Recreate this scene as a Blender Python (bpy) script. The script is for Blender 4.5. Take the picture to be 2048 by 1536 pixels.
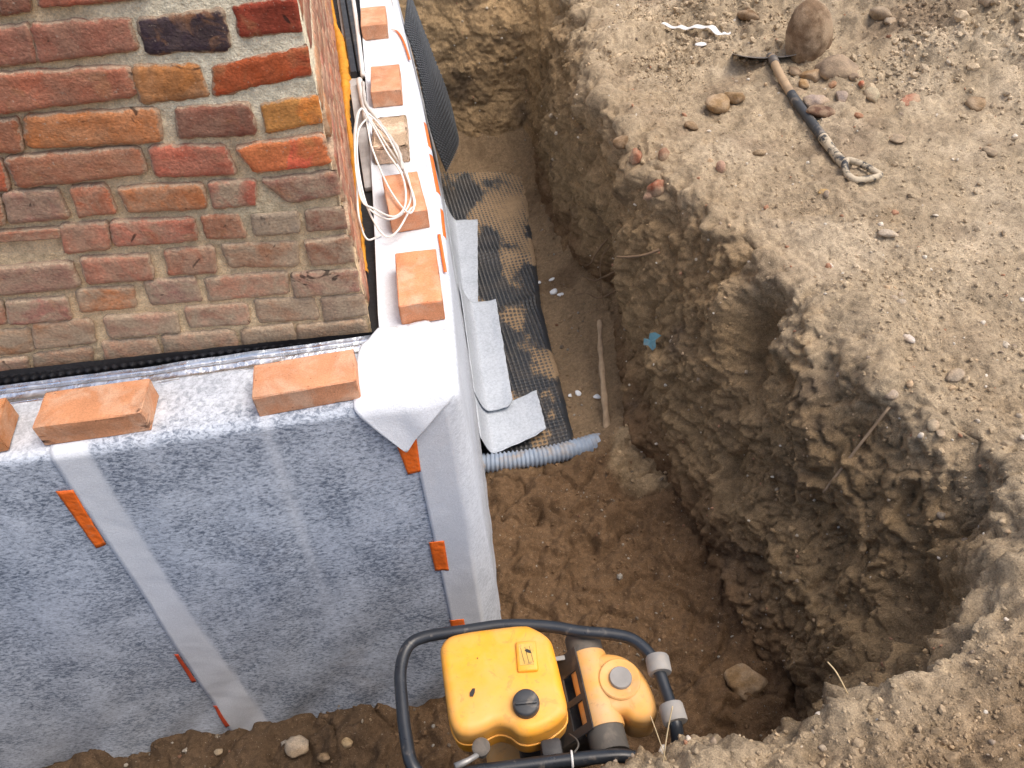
import bpy, bmesh, math, random
import numpy as np
from mathutils import Vector, Matrix

# ------------------------------------------------------------------ camera, sky, sun, exposure
scene = bpy.context.scene
for o in list(bpy.data.objects):
    bpy.data.objects.remove(o)
COL = scene.collection
rad = math.radians

cam_d = bpy.data.cameras.new('camera')
cam = bpy.data.objects.new('camera', cam_d)
COL.objects.link(cam)
scene.camera = cam
cam_d.sensor_fit = 'HORIZONTAL'
cam_d.sensor_width = 36.0
cam_d.lens = 36.0 * 1500.8 / 2048.0
cam_d.clip_start = 0.02
cam_d.clip_end = 400.0
YAW, PITCH, ROLL = -0.1190, 0.7910, -0.0582
fwd = Vector((-math.sin(YAW) * math.cos(PITCH), math.cos(YAW) * math.cos(PITCH), -math.sin(PITCH)))
rgt = Vector((math.cos(YAW), math.sin(YAW), 0))
upv = rgt.cross(fwd)
r2 = math.cos(ROLL) * rgt + math.sin(ROLL) * upv
u2 = -math.sin(ROLL) * rgt + math.cos(ROLL) * upv
cam.matrix_world = Matrix(((r2.x, u2.x, -fwd.x, -0.0172), (r2.y, u2.y, -fwd.y, -1.3145),
                           (r2.z, u2.z, -fwd.z, 1.3555), (0, 0, 0, 1)))

SUN_ELEV, SUN_AZ = rad(66), rad(104)          # azimuth measured from +Y towards +X
world = bpy.data.worlds.new('World')
scene.world = world
world.use_nodes = True
wn = world.node_tree
wn.nodes.clear()
sky = wn.nodes.new('ShaderNodeTexSky')
sky.sky_type = 'NISHITA'
sky.sun_disc = False
sky.sun_elevation = SUN_ELEV
sky.sun_rotation = SUN_AZ
sky.air_density = 1.0
sky.dust_density = 6.0
sky.ozone_density = 0.6
bg = wn.nodes.new('ShaderNodeBackground')
bg.inputs['Strength'].default_value = 0.15
wo = wn.nodes.new('ShaderNodeOutputWorld')
wn.links.new(sky.outputs[0], bg.inputs[0])
wn.links.new(bg.outputs[0], wo.inputs[0])

sun_d = bpy.data.lights.new('sun', 'SUN')
sun_d.energy = 0.9
sun_d.angle = rad(40)
sun_d.color = (1.0, 0.93, 0.83)
sun = bpy.data.objects.new('sun', sun_d)
COL.objects.link(sun)
sd = Vector((math.sin(SUN_AZ) * math.cos(SUN_ELEV), math.cos(SUN_AZ) * math.cos(SUN_ELEV), math.sin(SUN_ELEV)))
sun.rotation_euler = sd.to_track_quat('Z', 'Y').to_euler()
sun.location = sd * 20

scene.view_settings.view_transform = 'Standard'
scene.view_settings.look = 'None'
scene.view_settings.exposure = 0.64
scene.view_settings.gamma = 1.0
scene.view_settings.use_curve_mapping = False
scene.render.engine = 'CYCLES'

# ------------------------------------------------------------------ helpers
RNG = np.random.default_rng(7)
random.seed(7)


def lin(c):
    return tuple((v / 255 / 12.92) if v / 255 <= 0.04045 else ((v / 255 + 0.055) / 1.055) ** 2.4 for v in c)


# TERRAIN-BEGIN
def _hash(i, j, k, seed):
    n = (i * 374761393 + j * 668265263 + k * 2147483647 + seed * 974711) & 0xFFFFFFFF
    n = ((n ^ (n >> 13)) * 1274126177) & 0xFFFFFFFF
    return (n ^ (n >> 16)) & 0xFFFFFFFF


def vnoise(P, seed=0):
    """gradient noise, about -1..1, at points P (n,3)"""
    P = np.asarray(P, float)
    I = np.floor(P).astype(np.int64)
    f = P - I
    w = f * f * f * (f * (f * 6 - 15) + 10)
    out = np.zeros(len(P))
    for a in (0, 1):
        for b in (0, 1):
            for c in (0, 1):
                h = _hash(I[:, 0] + a, I[:, 1] + b, I[:, 2] + c, seed)
                g1 = (h & 1023) / 511.5 - 1
                g2 = ((h >> 10) & 1023) / 511.5 - 1
                g3 = ((h >> 20) & 1023) / 511.5 - 1
                d = g1 * (f[:, 0] - a) + g2 * (f[:, 1] - b) + g3 * (f[:, 2] - c)
                ww = (w[:, 0] if a else 1 - w[:, 0]) * (w[:, 1] if b else 1 - w[:, 1]) * (w[:, 2] if c else 1 - w[:, 2])
                out += ww * d
    return out * 1.25


def fbm(P, octaves=4, seed=0, gain=0.5):
    P = np.asarray(P, float)
    s, a, t = np.zeros(len(P)), 1.0, 0.0
    for o in range(octaves):
        s += a * vnoise(P * (2.03 ** o) + 17.3 * o, seed + o)
        t += a
        a *= gain
    return s / t


def ridge(P, octaves=3, seed=0):
    P = np.asarray(P, float)
    s, a, t = np.zeros(len(P)), 1.0, 0.0
    for o in range(octaves):
        s += a * (1 - 2 * np.abs(vnoise(P * (2.07 ** o) + 9.1 * o, seed + o)))
        t += a
        a *= 0.5
    return s / t


def worley(P, seed=0):
    """distance to the nearest scattered point, cell size 1"""
    P = np.asarray(P, float)
    I = np.floor(P).astype(np.int64)
    f = P - I
    best = np.full(len(P), 9.0)
    for a in (-1, 0, 1):
        for b in (-1, 0, 1):
            for c in (-1, 0, 1):
                h = _hash(I[:, 0] + a, I[:, 1] + b, I[:, 2] + c, seed)
                d = (a + (h & 1023) / 1023 - f[:, 0]) ** 2 + (b + ((h >> 10) & 1023) / 1023 - f[:, 1]) ** 2 + (c + ((h >> 20) & 1023) / 1023 - f[:, 2]) ** 2
                best = np.minimum(best, d)
    return np.sqrt(best)


def clods(P, seed=0, cover=0.55):
    """rounded lumps sitting on the surface, 0..1"""
    w = worley(P, seed)
    return np.sqrt(np.maximum(1 - (w / cover) ** 2, 0))


def sstep(a, b, x):
    t = np.clip((x - a) / (b - a), 0, 1)
    return t * t * (3 - 2 * t)


FLOOR_Z = -1.5
# stations along the foot of the dug earth face: foot xy, lower mid xyz, upper mid xyz, rim xyz, plateau near, plateau mid, plateau far
STATIONS = [
    ((-0.9, 4.02), (-0.9, 4.06, -1.0), (-0.9, 4.12, -0.55), (-0.9, 4.30, -0.12), (-0.9, 4.9, -0.05), (-0.9, 6.5, 0.0), (-1.5, 12, 0.1)),
    ((0.10, 3.88), (0.10, 3.96, -1.0), (0.10, 4.00, -0.55), (0.10, 4.20, -0.12), (0.10, 4.8, -0.05), (0.1, 6.5, 0.0), (0.1, 12, 0.1)),
    ((0.50, 3.82), (0.50, 3.90, -1.0), (0.50, 3.93, -0.55), (0.52, 4.12, -0.12), (0.60, 4.7, -0.05), (0.9, 6.5, 0.0), (2.5, 12, 0.1)),
    ((0.78, 3.79), (0.80, 3.88, -1.0), (0.84, 3.90, -0.55), (0.92, 4.05, -0.14), (1.30, 4.5, -0.05), (2.4, 5.8, 0.05), (6, 11, 0.1)),
    ((0.83, 3.62), (0.88, 3.64, -1.0), (0.94, 3.66, -0.58), (1.08, 3.72, -0.22), (1.60, 3.95, -0.15), (3.0, 4.6, 0.1), (9, 8, 0.1)),
    ((0.80, 3.20), (0.84, 3.20, -1.0), (0.92, 3.22, -0.62), (1.08, 3.26, -0.26), (1.60, 3.36, -0.20), (3.0, 3.7, 0.1), (10, 6, 0.1)),
    ((0.78, 2.75), (0.81, 2.75, -1.0), (0.88, 2.76, -0.62), (0.99, 2.78, -0.28), (1.50, 2.85, -0.22), (3.0, 3.1, 0.05), (10, 4.5, 0.1)),
    ((0.86, 2.30), (0.87, 2.28, -1.0), (0.89, 2.25, -0.60), (0.95, 2.25, -0.30), (1.45, 2.32, -0.24), (3.0, 2.55, 0.04), (10, 3.5, 0.1)),
    ((0.93, 1.90), (0.92, 1.86, -1.0), (0.89, 1.82, -0.62), (0.95, 1.80, -0.31), (1.45, 1.88, -0.25), (3.0, 2.1, 0.02), (10, 2.8, 0.1)),
    ((0.93, 1.62), (0.90, 1.56, -1.0), (0.90, 1.52, -0.64), (0.99, 1.48, -0.32), (1.50, 1.5, -0.26), (3.0, 1.65, -0.1), (10, 2.1, 0.1)),
    ((0.89, 1.30), (0.89, 1.25, -1.0), (0.95, 1.22, -0.66), (1.09, 1.17, -0.31), (1.55, 1.15, -0.26), (3.0, 1.25, -0.15), (10, 1.6, 0.1)),
    ((0.86, 1.02), (0.90, 0.98, -1.0), (1.00, 0.94, -0.66), (1.17, 0.88, -0.31), (1.62, 0.85, -0.26), (3.0, 0.85, -0.18), (10, 1.0, 0.1)),
    ((0.89, 0.80), (0.94, 0.76, -1.0), (1.02, 0.70, -0.66), (1.19, 0.62, -0.31), (1.65, 0.55, -0.26), (3.0, 0.5, -0.2), (10, 0.5, 0.1)),
    ((0.90, 0.50), (0.96, 0.46, -1.0), (1.05, 0.42, -0.66), (1.21, 0.34, -0.30), (1.68, 0.25, -0.26), (3.0, 0.15, -0.2), (10, 0.0, 0.1)),
    ((0.92, 0.20), (1.00, 0.17, -1.02), (1.11, 0.14, -0.66), (1.29, 0.10, -0.30), (1.75, -0.02, -0.25), (3.0, -0.2, -0.2), (10, -0.6, 0.1)),
    ((0.95, 0.00), (1.05, -0.02, -1.02), (1.18, -0.05, -0.66), (1.37, -0.09, -0.29), (1.80, -0.22, -0.24), (3.0, -0.5, -0.2), (10, -1.3, 0.1)),
    ((0.98, -0.20), (1.10, -0.20, -1.02), (1.25, -0.22, -0.66), (1.45, -0.25, -0.28), (1.85, -0.42, -0.23), (3.0, -0.85, -0.18), (10, -2.2, 0.1)),
    ((1.00, -0.38), (1.12, -0.36, -1.0), (1.27, -0.38, -0.64), (1.44, -0.40, -0.27), (1.80, -0.62, -0.22), (2.9, -1.3, -0.18), (9, -4.5, 0.1)),
    ((0.98, -0.50), (1.06, -0.50, -1.0), (1.16, -0.52, -0.62), (1.28, -0.55, -0.27), (1.60, -0.85, -0.21), (2.5, -1.8, -0.18), (7, -6.5, 0.1)),
    ((0.88, -0.62), (0.93, -0.63, -1.0), (0.98, -0.65, -0.62), (1.05, -0.68, -0.27), (1.25, -1.05, -0.21), (1.8, -2.2, -0.18), (4.5, -8, 0.1)),
    ((0.72, -0.74), (0.75, -0.75, -1.0), (0.78, -0.76, -0.62), (0.81, -0.77, -0.27), (0.92, -1.18, -0.21), (1.2, -2.5, -0.18), (2.6, -9, 0.1)),
    ((0.55, -0.84), (0.56, -0.84, -1.0), (0.57, -0.83, -0.62), (0.58, -0.82, -0.28), (0.63, -1.22, -0.22), (0.75, -2.6, -0.18), (1.4, -9, 0.1)),
    ((0.35, -0.86), (0.35, -0.86, -1.0), (0.35, -0.85, -0.62), (0.35, -0.835, -0.29), (0.36, -1.24, -0.23), (0.38, -2.6, -0.18), (0.5, -9, 0.1)),
    ((0.14, -0.86), (0.14, -0.86, -1.0), (0.13, -0.85, -0.62), (0.13, -0.825, -0.30), (0.10, -1.25, -0.24), (0.05, -2.6, -0.2), (-0.2, -9, 0.1)),
    ((-0.15, -0.92), (-0.15, -0.92, -1.0), (-0.15, -0.91, -0.62), (-0.15, -0.90, -0.31), (-0.18, -1.3, -0.26), (-0.3, -2.6, -0.2), (-1, -9, 0.1)),
    ((-0.9, -1.0), (-0.9, -1.0, -1.0), (-0.9, -1.02, -0.62), (-0.9, -1.05, -0.32), (-0.95, -1.4, -0.27), (-1.2, -2.6, -0.2), (-3, -9, 0.1)),
    ((-2.6, -1.0), (-2.6, -1.0, -1.0), (-2.6, -1.02, -0.62), (-2.6, -1.05, -0.32), (-2.7, -1.4, -0.27), (-3.2, -2.6, -0.2), (-7, -9, 0.1)),
]
U_COUNT = [60, 50, 36, 26, 34, 36, 36, 34, 28, 30, 30, 30, 34, 36, 32, 32, 30, 26, 28, 32, 38, 40, 40, 46, 40, 30]


def catmull(K, counts):
    """K (n,...) key values, counts samples in every interval -> smooth samples"""
    K = np.asarray(K, float)
    out = []
    n = len(K)
    for i in range(n - 1):
        p0, p1, p2, p3 = K[max(i - 1, 0)], K[i], K[i + 1], K[min(i + 2, n - 1)]
        t = np.linspace(0, 1, counts[i], endpoint=(i == n - 2))
        t = t.reshape((-1,) + (1,) * (K.ndim - 1))
        out.append(0.5 * (2 * p1 + (p2 - p0) * t + (2 * p0 - 5 * p1 + 4 * p2 - p3) * t ** 2 + (3 * p1 - p0 - 3 * p2 + p3) * t ** 3))
    return np.concatenate(out, 0)


# hollows (negative) and lumps (positive) in the earth: x, y, z, radius, amount along the normal
LUMPS = [
    (0.99, 1.86, -1.05, 0.20, -0.13), (0.95, 1.95, -1.35, 0.16, -0.08), (0.88, 1.42, -0.95, 0.14, 0.02),
    (1.12, 0.60, -0.48, 0.10, -0.11), (1.10, 0.52, -0.62, 0.11, -0.10), (1.06, 0.72, -0.45, 0.09, 0.06),
    (1.02, 0.30, -0.95, 0.16, -0.07), (1.18, 0.22, -0.50, 0.12, 0.05), (1.30, 0.02, -0.45, 0.10, -0.05),
    (1.14, -0.10, -0.85, 0.16, -0.06), (0.96, 0.88, -0.95, 0.14, 0.05), (0.86, 2.95, -0.75, 0.18, 0.05),
    (0.90, 2.45, -0.45, 0.12, 0.05), (0.98, 3.35, -0.5, 0.16, 0.06), (0.96, 3.55, -0.9, 0.10, -0.09),
    (0.45, 3.9, -0.75, 0.25, 0.05), (0.70, 3.85, -1.2, 0.15, 0.05), (1.18, -0.50, -0.62, 0.14, -0.05),
    (0.40, -0.86, -0.36, 0.10, 0.03), (0.20, -0.84, -0.34, 0.08, 0.025), (0.66, -0.80, -0.36, 0.10, 0.02),
    (2.65, 2.05, -0.05, 0.40, 0.10), (1.72, 2.80, -0.22, 0.22, 0.07), (2.2, 2.8, -0.1, 0.35, 0.09), (1.20, 2.75, -0.26, 0.16, 0.06),
    (1.25, 1.55, -0.30, 0.15, 0.025), (1.35, 0.35, -0.30, 0.14, 0.02), (1.55, 1.9, -0.26, 0.14, 0.03),
    (1.75, 0.30, -0.27, 0.25, -0.02), (0.82, 0.95, -1.45, 0.10, 0.04), (0.86, 0.9, -1.4, 0.15, 0.05),
    (0.9, -0.05, -1.45, 0.12, 0.05), (0.83, -0.40, -1.45, 0.10, 0.05),
]


def build_bank():
    n = len(STATIONS)
    K = np.zeros((n, 8, 3))
    for i, (ft, m1, m2, rim, p1, p2, p3) in enumerate(STATIONS):
        inward = np.array([ft[0] - rim[0], ft[1] - rim[1]])
        d = np.array([rim[0] - p1[0], rim[1] - p1[1]])
        d = d / np.linalg.norm(d)
        K[i, 0] = (ft[0] + d[0] * 0.12, ft[1] + d[1] * 0.12, FLOOR_Z - 0.10)
        K[i, 1] = (ft[0], ft[1], FLOOR_Z + 0.02)
        K[i, 2], K[i, 3], K[i, 4], K[i, 5], K[i, 6], K[i, 7] = m1, m2, rim, p1, p2, p3
    S = catmull(K, U_COUNT)                       # (U,8,3)
    vc = [14, 60, 52, 52, 72, 120, 40]
    V = []
    for j, c in enumerate(vc):
        t = np.linspace(0, 1, c, endpoint=(j == 6))
        if j == 6:
            t = t ** 2.2
        elif j == 5:
            t = 0.6 * t + 0.4 * t ** 2
        V.append(S[:, j, None, :] * (1 - t)[None, :, None] + S[:, j + 1, None, :] * t[None, :, None])
    P = np.concatenate(V, 1)                      # (U,V,3)
    vpar = np.concatenate([j + np.linspace(0, 1, c, endpoint=(j == 6)) for j, c in enumerate(vc)])
    for _ in range(14):
        P[:, 1:-1] = 0.25 * P[:, :-2] + 0.5 * P[:, 1:-1] + 0.25 * P[:, 2:]
    U, W = P.shape[:2]

    def normals(P):
        du = np.gradient(P, axis=0)
        dv = np.gradient(P, axis=1)
        N = np.cross(dv, du)
        N /= np.linalg.norm(N, axis=2, keepdims=True) + 1e-12
        return N
    N = normals(P)
    for _ in range(6):
        N[1:-1] = (N[:-2] + N[1:-1] + N[2:]) / 3
        N[:, 1:-1] = (N[:, :-2] + N[:, 1:-1] + N[:, 2:]) / 3
    N /= np.linalg.norm(N, axis=2, keepdims=True) + 1e-12
    if N[U // 2, -60, 2] < 0:
        N = -N
    face = np.broadcast_to(sstep(0.9, 1.5, vpar) * (1 - sstep(3.7, 4.5, vpar)), (U, W)).ravel()
    flat = np.broadcast_to(sstep(3.9, 4.5, vpar), (U, W)).ravel()
    far = np.broadcast_to(sstep(5.9, 6.6, vpar), (U, W)).ravel()
    X = P.reshape(-1, 3)
    D = np.zeros(len(X))
    for (x, y, z, r, a) in LUMPS:
        D += 1.45 * a * np.exp(-(((X - (x, y, z)) ** 2).sum(1)) / (r * r))
    Q = X + 0.05 * np.stack([vnoise(X * 4 + 3, 51), vnoise(X * 4 + 40, 52), vnoise(X * 4 + 90, 53)], 1)
    stretch = Q * np.array([1.0, 1.0, 0.45])     # tool scrapes run down the face
    near = sstep(-0.45, -0.75, X[:, 1])          # loose crumbly spoil on the camera's side
    heap = np.exp(-((X[:, 0] - 2.5) ** 2 + (X[:, 1] - 1.95) ** 2) / 0.35) + 0.8 * np.exp(-((X[:, 0] - 1.75) ** 2 + (X[:, 1] - 2.75) ** 2) / 0.20) + 0.6 * np.exp(-((X[:, 0] - 1.2) ** 2 + (X[:, 1] - 2.6) ** 2) / 0.12)
    low = sstep(-0.7, -1.2, X[:, 2])
    D += face * (0.13 * fbm(Q * 2.6, 3, 1) + 0.050 * (ridge(stretch * 5.5, 3, 11) - 0.45) + 0.024 * (ridge(Q * 13, 3, 15) - 0.4) + 0.055 * fbm(Q * 8, 3, 16))
    D -= face * (0.020 * sstep(0.72, 0.97, ridge(Q * 6.0 + 3, 1, 131)) + 0.012 * sstep(0.75, 0.97, ridge(X * 17 + 3, 1, 133)))      # cracks and tool cuts
    D += face * 0.016 * sstep(0.1, 0.5, fbm(X * np.array([1.5, 1.5, 16.0]), 2, 135))
    cl = np.maximum(fbm(Q * 7, 3, 71), 0.0)
    dens = np.clip(0.35 + 1.6 * fbm(Q * 2.4 + 5, 2, 73), 0, 1)
    D += flat * (0.085 * fbm(Q * 2.2, 3, 2) + 0.050 * cl * (0.5 + 0.9 * near + 1.6 * heap) + 0.020 * fbm(Q * 24, 3, 23) * (0.6 + 1.0 * near + heap))
    D += (face * 0.55 + flat * (0.65 + 0.7 * near + 1.2 * heap)) * dens * (0.018 * clods(Q * 15, 75, 0.5) + 0.0095 * clods(X * 34, 77, 0.55))
    D += (face * (0.65 - 0.3 * low) + flat * (0.85 + 0.5 * near)) * 0.0062 * clods(X * 62, 79, 0.6)
    D += (face + 0.7 * flat) * 0.018 * fbm(X * 30, 3, 31)
    D += (face * 0.6 + flat * (0.6 + 0.9 * near + 0.6 * heap)) * 0.007 * vnoise(X * 75, 41)
    D *= (1 - far) * (1 - 0.55 * sstep(3.55, 3.75, X[:, 1]) * (1 - flat))
    rim = np.broadcast_to(np.exp(-((vpar - 4.0) / 0.28) ** 2), (U, W)).ravel()
    D += rim * (0.10 * fbm(Q * 4.5, 3, 61) + 0.03 * fbm(Q * 14, 2, 63))
    Y = X + N.reshape(-1, 3) * D[:, None]
    # ---- soil colour (linear): dry crust above, moist brown cut face, humus patches
    dry = np.array([0.405, 0.322, 0.218])
    cut = np.array([0.285, 0.200, 0.112])
    moist = np.array([0.175, 0.108, 0.060])
    humus = np.array([0.110, 0.080, 0.056])
    spoil = np.array([0.235, 0.165, 0.098])
    ochre = np.array([0.41, 0.285, 0.155])
    h = Y[:, 2] + 0.16 * fbm(X * 3.1, 3, 81)
    k = sstep(-0.50, -0.24, h)[:, None]
    C = cut * (1 - k) + dry * k
    k = sstep(-1.0, -1.38, h)[:, None]
    C = C * (1 - k) + moist * k
    endw = sstep(3.55, 3.8, X[:, 1]) * (1 - flat)
    C = C * (1 - 0.75 * endw[:, None]) + ochre * (0.75 * endw[:, None])
    k = (sstep(0.10, 0.42, fbm(X * np.array([3.2, 3.2, 4.5]), 4, 91)) * (0.75 * face + 0.22 * flat))[:, None]
    C = C * (1 - k) + humus * k
    k = (sstep(0.16, 0.45, fbm(X * 4.3 + 7, 4, 95)) * 0.55 * (1 - flat * 0.6))[:, None]
    C = C * (1 - k) + ochre * k
    k = (sstep(-0.05, 0.30, fbm(X * np.array([2.6, 2.6, 2.6]) + 31, 4, 111)) * flat * 0.75 * (1 - near))[:, None]
    C = C * (1 - k) + np.array([0.53, 0.435, 0.312]) * k          # bleached sand on the trodden ground
    k = (sstep(0.02, 0.34, fbm(X * 3.3 + 57, 4, 113)) * flat * 0.65 * (1 - near) * (0.45 + 0.55 * sstep(0.9, 1.6, X[:, 1])))[:, None]
    C = C * (1 - k) + np.array([0.215, 0.155, 0.102]) * k         # darker freshly turned earth
    k = (near * flat * 0.85)[:, None]
    C = C * (1 - k) + spoil * k
    k = (sstep(0.22, 0.5, fbm(X * 7 + 3, 4, 97)) * near * flat * 0.6)[:, None]
    C = C * (1 - k) + np.array([0.44, 0.32, 0.22]) * k
    C *= (1 + 0.55 * fbm(X * 14, 4, 99))[:, None]
    C = np.clip(C, 0.02, 0.6)
    return Y, U, W, C, flat, face, near


def grid_faces(U, W):
    a = np.arange(U * W).reshape(U, W)
    return np.stack([a[:-1, :-1], a[:-1, 1:], a[1:, 1:], a[1:, :-1]], -1).reshape(-1, 4)


def floor_height(x, y):
    P = np.stack([x, y, np.zeros_like(x)], 1)
    z = np.full(len(x), FLOOR_Z)
    near = 1 - sstep(0.80, 1.02, y + 0.05 * fbm(P * 5, 2, 5))
    z += near * (0.055 + 0.07 * fbm(P * 3.2, 3, 3) + 0.07 * np.abs(fbm(P * 4.5 + 4, 3, 7)))
    z += 0.115 * np.exp(-((x - 0.77) ** 2 + (y - 0.95) ** 2) / 0.022)
    z += 0.30 * np.exp(-((y - 3.95) ** 2) / 0.045) * sstep(0.0, 0.3, x)
    z += 0.05 * sstep(0.55, 0.95, x) * sstep(1.0, 1.3, y)
    fy = [st[0][1] for st in STATIONS[4:19]][::-1]
    fx = [st[0][0] for st in STATIONS[4:19]][::-1]
    gap = np.interp(y, fy, fx) - x + 0.05 * fbm(P * 6, 2, 115)
    z += 0.085 * np.exp(-np.maximum(gap, 0) / 0.075) * (1 + 0.8 * fbm(P * 9, 3, 117))      # crumbs slid down to the foot of the bank
    tread = ridge(P * np.array([5.0, 7.5, 1]) + 0.4 * fbm(P * 3, 2, 9)[:, None], 2, 13)
    z += near * (0.042 * (tread - 0.4) + 0.08 * fbm(P * 8, 3, 119) - 0.022 * clods(P * 6.5, 121, 0.45) - 0.030 * sstep(0.80, 0.97, ridge(P * 5.0 + 0.5 * fbm(P * 7, 2, 123)[:, None], 1, 125)))
    z += 0.013 * fbm(P * 24, 3, 17) + (0.3 + near) * (0.006 * clods(P * 40, 19, 0.5) + 0.012 * clods(P * 16, 20, 0.35))
    return z


def build_floor():
    st = 0.0085
    xs = np.arange(-2.5, 1.25, st)
    ys = np.arange(-1.12, 4.2, st)
    gx, gy = np.meshgrid(xs, ys, indexing='ij')
    x, y = gx.ravel(), gy.ravel()
    keep = ~((gx < -0.10) & (gy > 0.08))
    z = np.full(len(x), FLOOR_Z)
    kf = keep.ravel()
    z[kf] = floor_height(x[kf], y[kf])
    F = grid_faces(*gx.shape)
    F = F[kf[F].all(1)]
    P = np.stack([x, y, z], 1)
    used = np.zeros(len(P), bool)
    used[F.ravel()] = True
    idx = np.cumsum(used) - 1
    P, F = P[used], idx[F]
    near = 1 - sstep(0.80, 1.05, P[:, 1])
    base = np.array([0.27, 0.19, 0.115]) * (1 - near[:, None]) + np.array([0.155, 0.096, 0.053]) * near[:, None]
    k = (sstep(0.05, 0.4, fbm(P * np.array([3.5, 3.5, 1]), 4, 101)) * 0.6)[:, None]
    base = base * (1 - k) + np.array([0.105, 0.066, 0.038]) * k
    k = (sstep(0.72, 0.55, np.hypot((P[:, 0] - 0.86) / 0.3, (P[:, 1] - 0.78) / 0.3) + 0.15 * fbm(P * 8, 2, 3)) * 0.85)[:, None]
    base = base * (1 - k) + np.array([0.36, 0.265, 0.16]) * k          # spilled dry sand by the pipe
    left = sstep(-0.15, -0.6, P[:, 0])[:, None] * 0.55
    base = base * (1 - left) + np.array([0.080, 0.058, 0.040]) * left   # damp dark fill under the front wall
    base *= (1 + 0.30 * fbm(P * 15, 4, 103))[:, None]
    return P, F, np.clip(base, 0.02, 0.6)
# TERRAIN-END


# ------------------------------------------------------------------ object helpers
def tag(o, label=None, cat=None, group=None, kind=None):
    if label: o['label'] = label
    if cat: o['category'] = cat
    if group: o['group'] = group
    if kind: o['kind'] = kind
    return o


def link(name, me, m=None, parent=None):
    o = bpy.data.objects.new(name, me)
    COL.objects.link(o)
    if me is not None and m is not None:
        me.materials.append(m)
    if parent is not None:
        o.parent = parent
    return o


def empty(name, loc=(0, 0, 0), rz=0.0):
    o = bpy.data.objects.new(name, None)
    o.empty_display_size = 0.05
    o.location = loc
    o.rotation_euler = (0, 0, rz)
    COL.objects.link(o)
    return o


def np_mesh(name, V, F, smooth=True, col=None, attrs=None):
    V = np.ascontiguousarray(V, np.float32)
    F = np.asarray(F, np.int32)
    k = F.shape[1]
    me = bpy.data.meshes.new(name)
    me.vertices.add(len(V))
    me.vertices.foreach_set('co', V.ravel())
    me.loops.add(F.size)
    me.loops.foreach_set('vertex_index', F.ravel())
    me.polygons.add(len(F))
    me.polygons.foreach_set('loop_start', np.arange(0, F.size, k, dtype=np.int32))
    me.polygons.foreach_set('loop_total', np.full(len(F), k, np.int32))
    me.update(calc_edges=True)
    me.polygons.foreach_set('use_smooth', np.full(len(F), smooth, bool))
    if col is not None:
        a = me.color_attributes.new('Col', 'FLOAT_COLOR', 'POINT')
        a.data.foreach_set('color', np.concatenate([col, np.ones((len(col), 1))], 1).astype(np.float32).ravel())
    for n, v in (attrs or {}).items():
        a = me.attributes.new(n, 'FLOAT', 'POINT')
        a.data.foreach_set('value', np.asarray(v, np.float32))
    me.validate()
    return me


def py_mesh(name, V, F, smooth=True):
    me = bpy.data.meshes.new(name)
    me.from_pydata([tuple(v) for v in V], [], [tuple(f) for f in F])
    me.update()
    me.polygons.foreach_set('use_smooth', np.full(len(me.polygons), smooth, bool))
    return me


def spline(pts, n, closed=False):
    P = np.asarray(pts, float)
    m = len(P)
    out = []
    segs = m if closed else m - 1
    for i in range(segs):
        if closed:
            p0, p1, p2, p3 = P[(i - 1) % m], P[i], P[(i + 1) % m], P[(i + 2) % m]
        else:
            p0, p1, p2, p3 = P[max(i - 1, 0)], P[i], P[i + 1], P[min(i + 2, m - 1)]
        t = np.linspace(0, 1, n, endpoint=False)[:, None]
        out.append(0.5 * (2 * p1 + (p2 - p0) * t + (2 * p0 - 5 * p1 + 4 * p2 - p3) * t ** 2 + (3 * p1 - p0 - 3 * p2 + p3) * t ** 3))
    out = np.concatenate(out, 0)
    if not closed:
        out = np.concatenate([out, P[-1:]], 0)
    return out


def tube(name, path, radius, sides=10, closed=False, smooth=True):
    """sweep a circle along a path; radius a number or one per point"""
    P = np.asarray(path, float)
    n = len(P)
    R = np.full(n, radius) if np.isscalar(radius) else np.asarray(radius, float)
    T = np.roll(P, -1, 0) - np.roll(P, 1, 0) if closed else np.gradient(P, axis=0)
    T /= np.linalg.norm(T, axis=1, keepdims=True) + 1e-12
    N = np.zeros_like(P)
    a = np.array([0, 0, 1.0]) if abs(T[0, 2]) < 0.9 else np.array([1.0, 0, 0])
    N[0] = np.cross(T[0], a)
    N[0] /= np.linalg.norm(N[0])
    for i in range(1, n):
        v = N[i - 1] - T[i] * (N[i - 1] @ T[i])
        N[i] = v / (np.linalg.norm(v) + 1e-12)
    B = np.cross(T, N)
    ang = np.linspace(0, 2 * np.pi, sides, endpoint=False)
    V = P[:, None, :] + R[:, None, None] * (np.cos(ang)[None, :, None] * N[:, None, :] + np.sin(ang)[None, :, None] * B[:, None, :])
    V = V.reshape(-1, 3)
    F = []
    for i in range(n if closed else n - 1):
        j = (i + 1) % n
        for k in range(sides):
            l = (k + 1) % sides
            F.append((i * sides + k, i * sides + l, j * sides + l, j * sides + k))
    if not closed:
        F.append(tuple(range(sides))[::-1])
        F.append(tuple((n - 1) * sides + k for k in range(sides)))
    return py_mesh(name, V, F, smooth)


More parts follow.
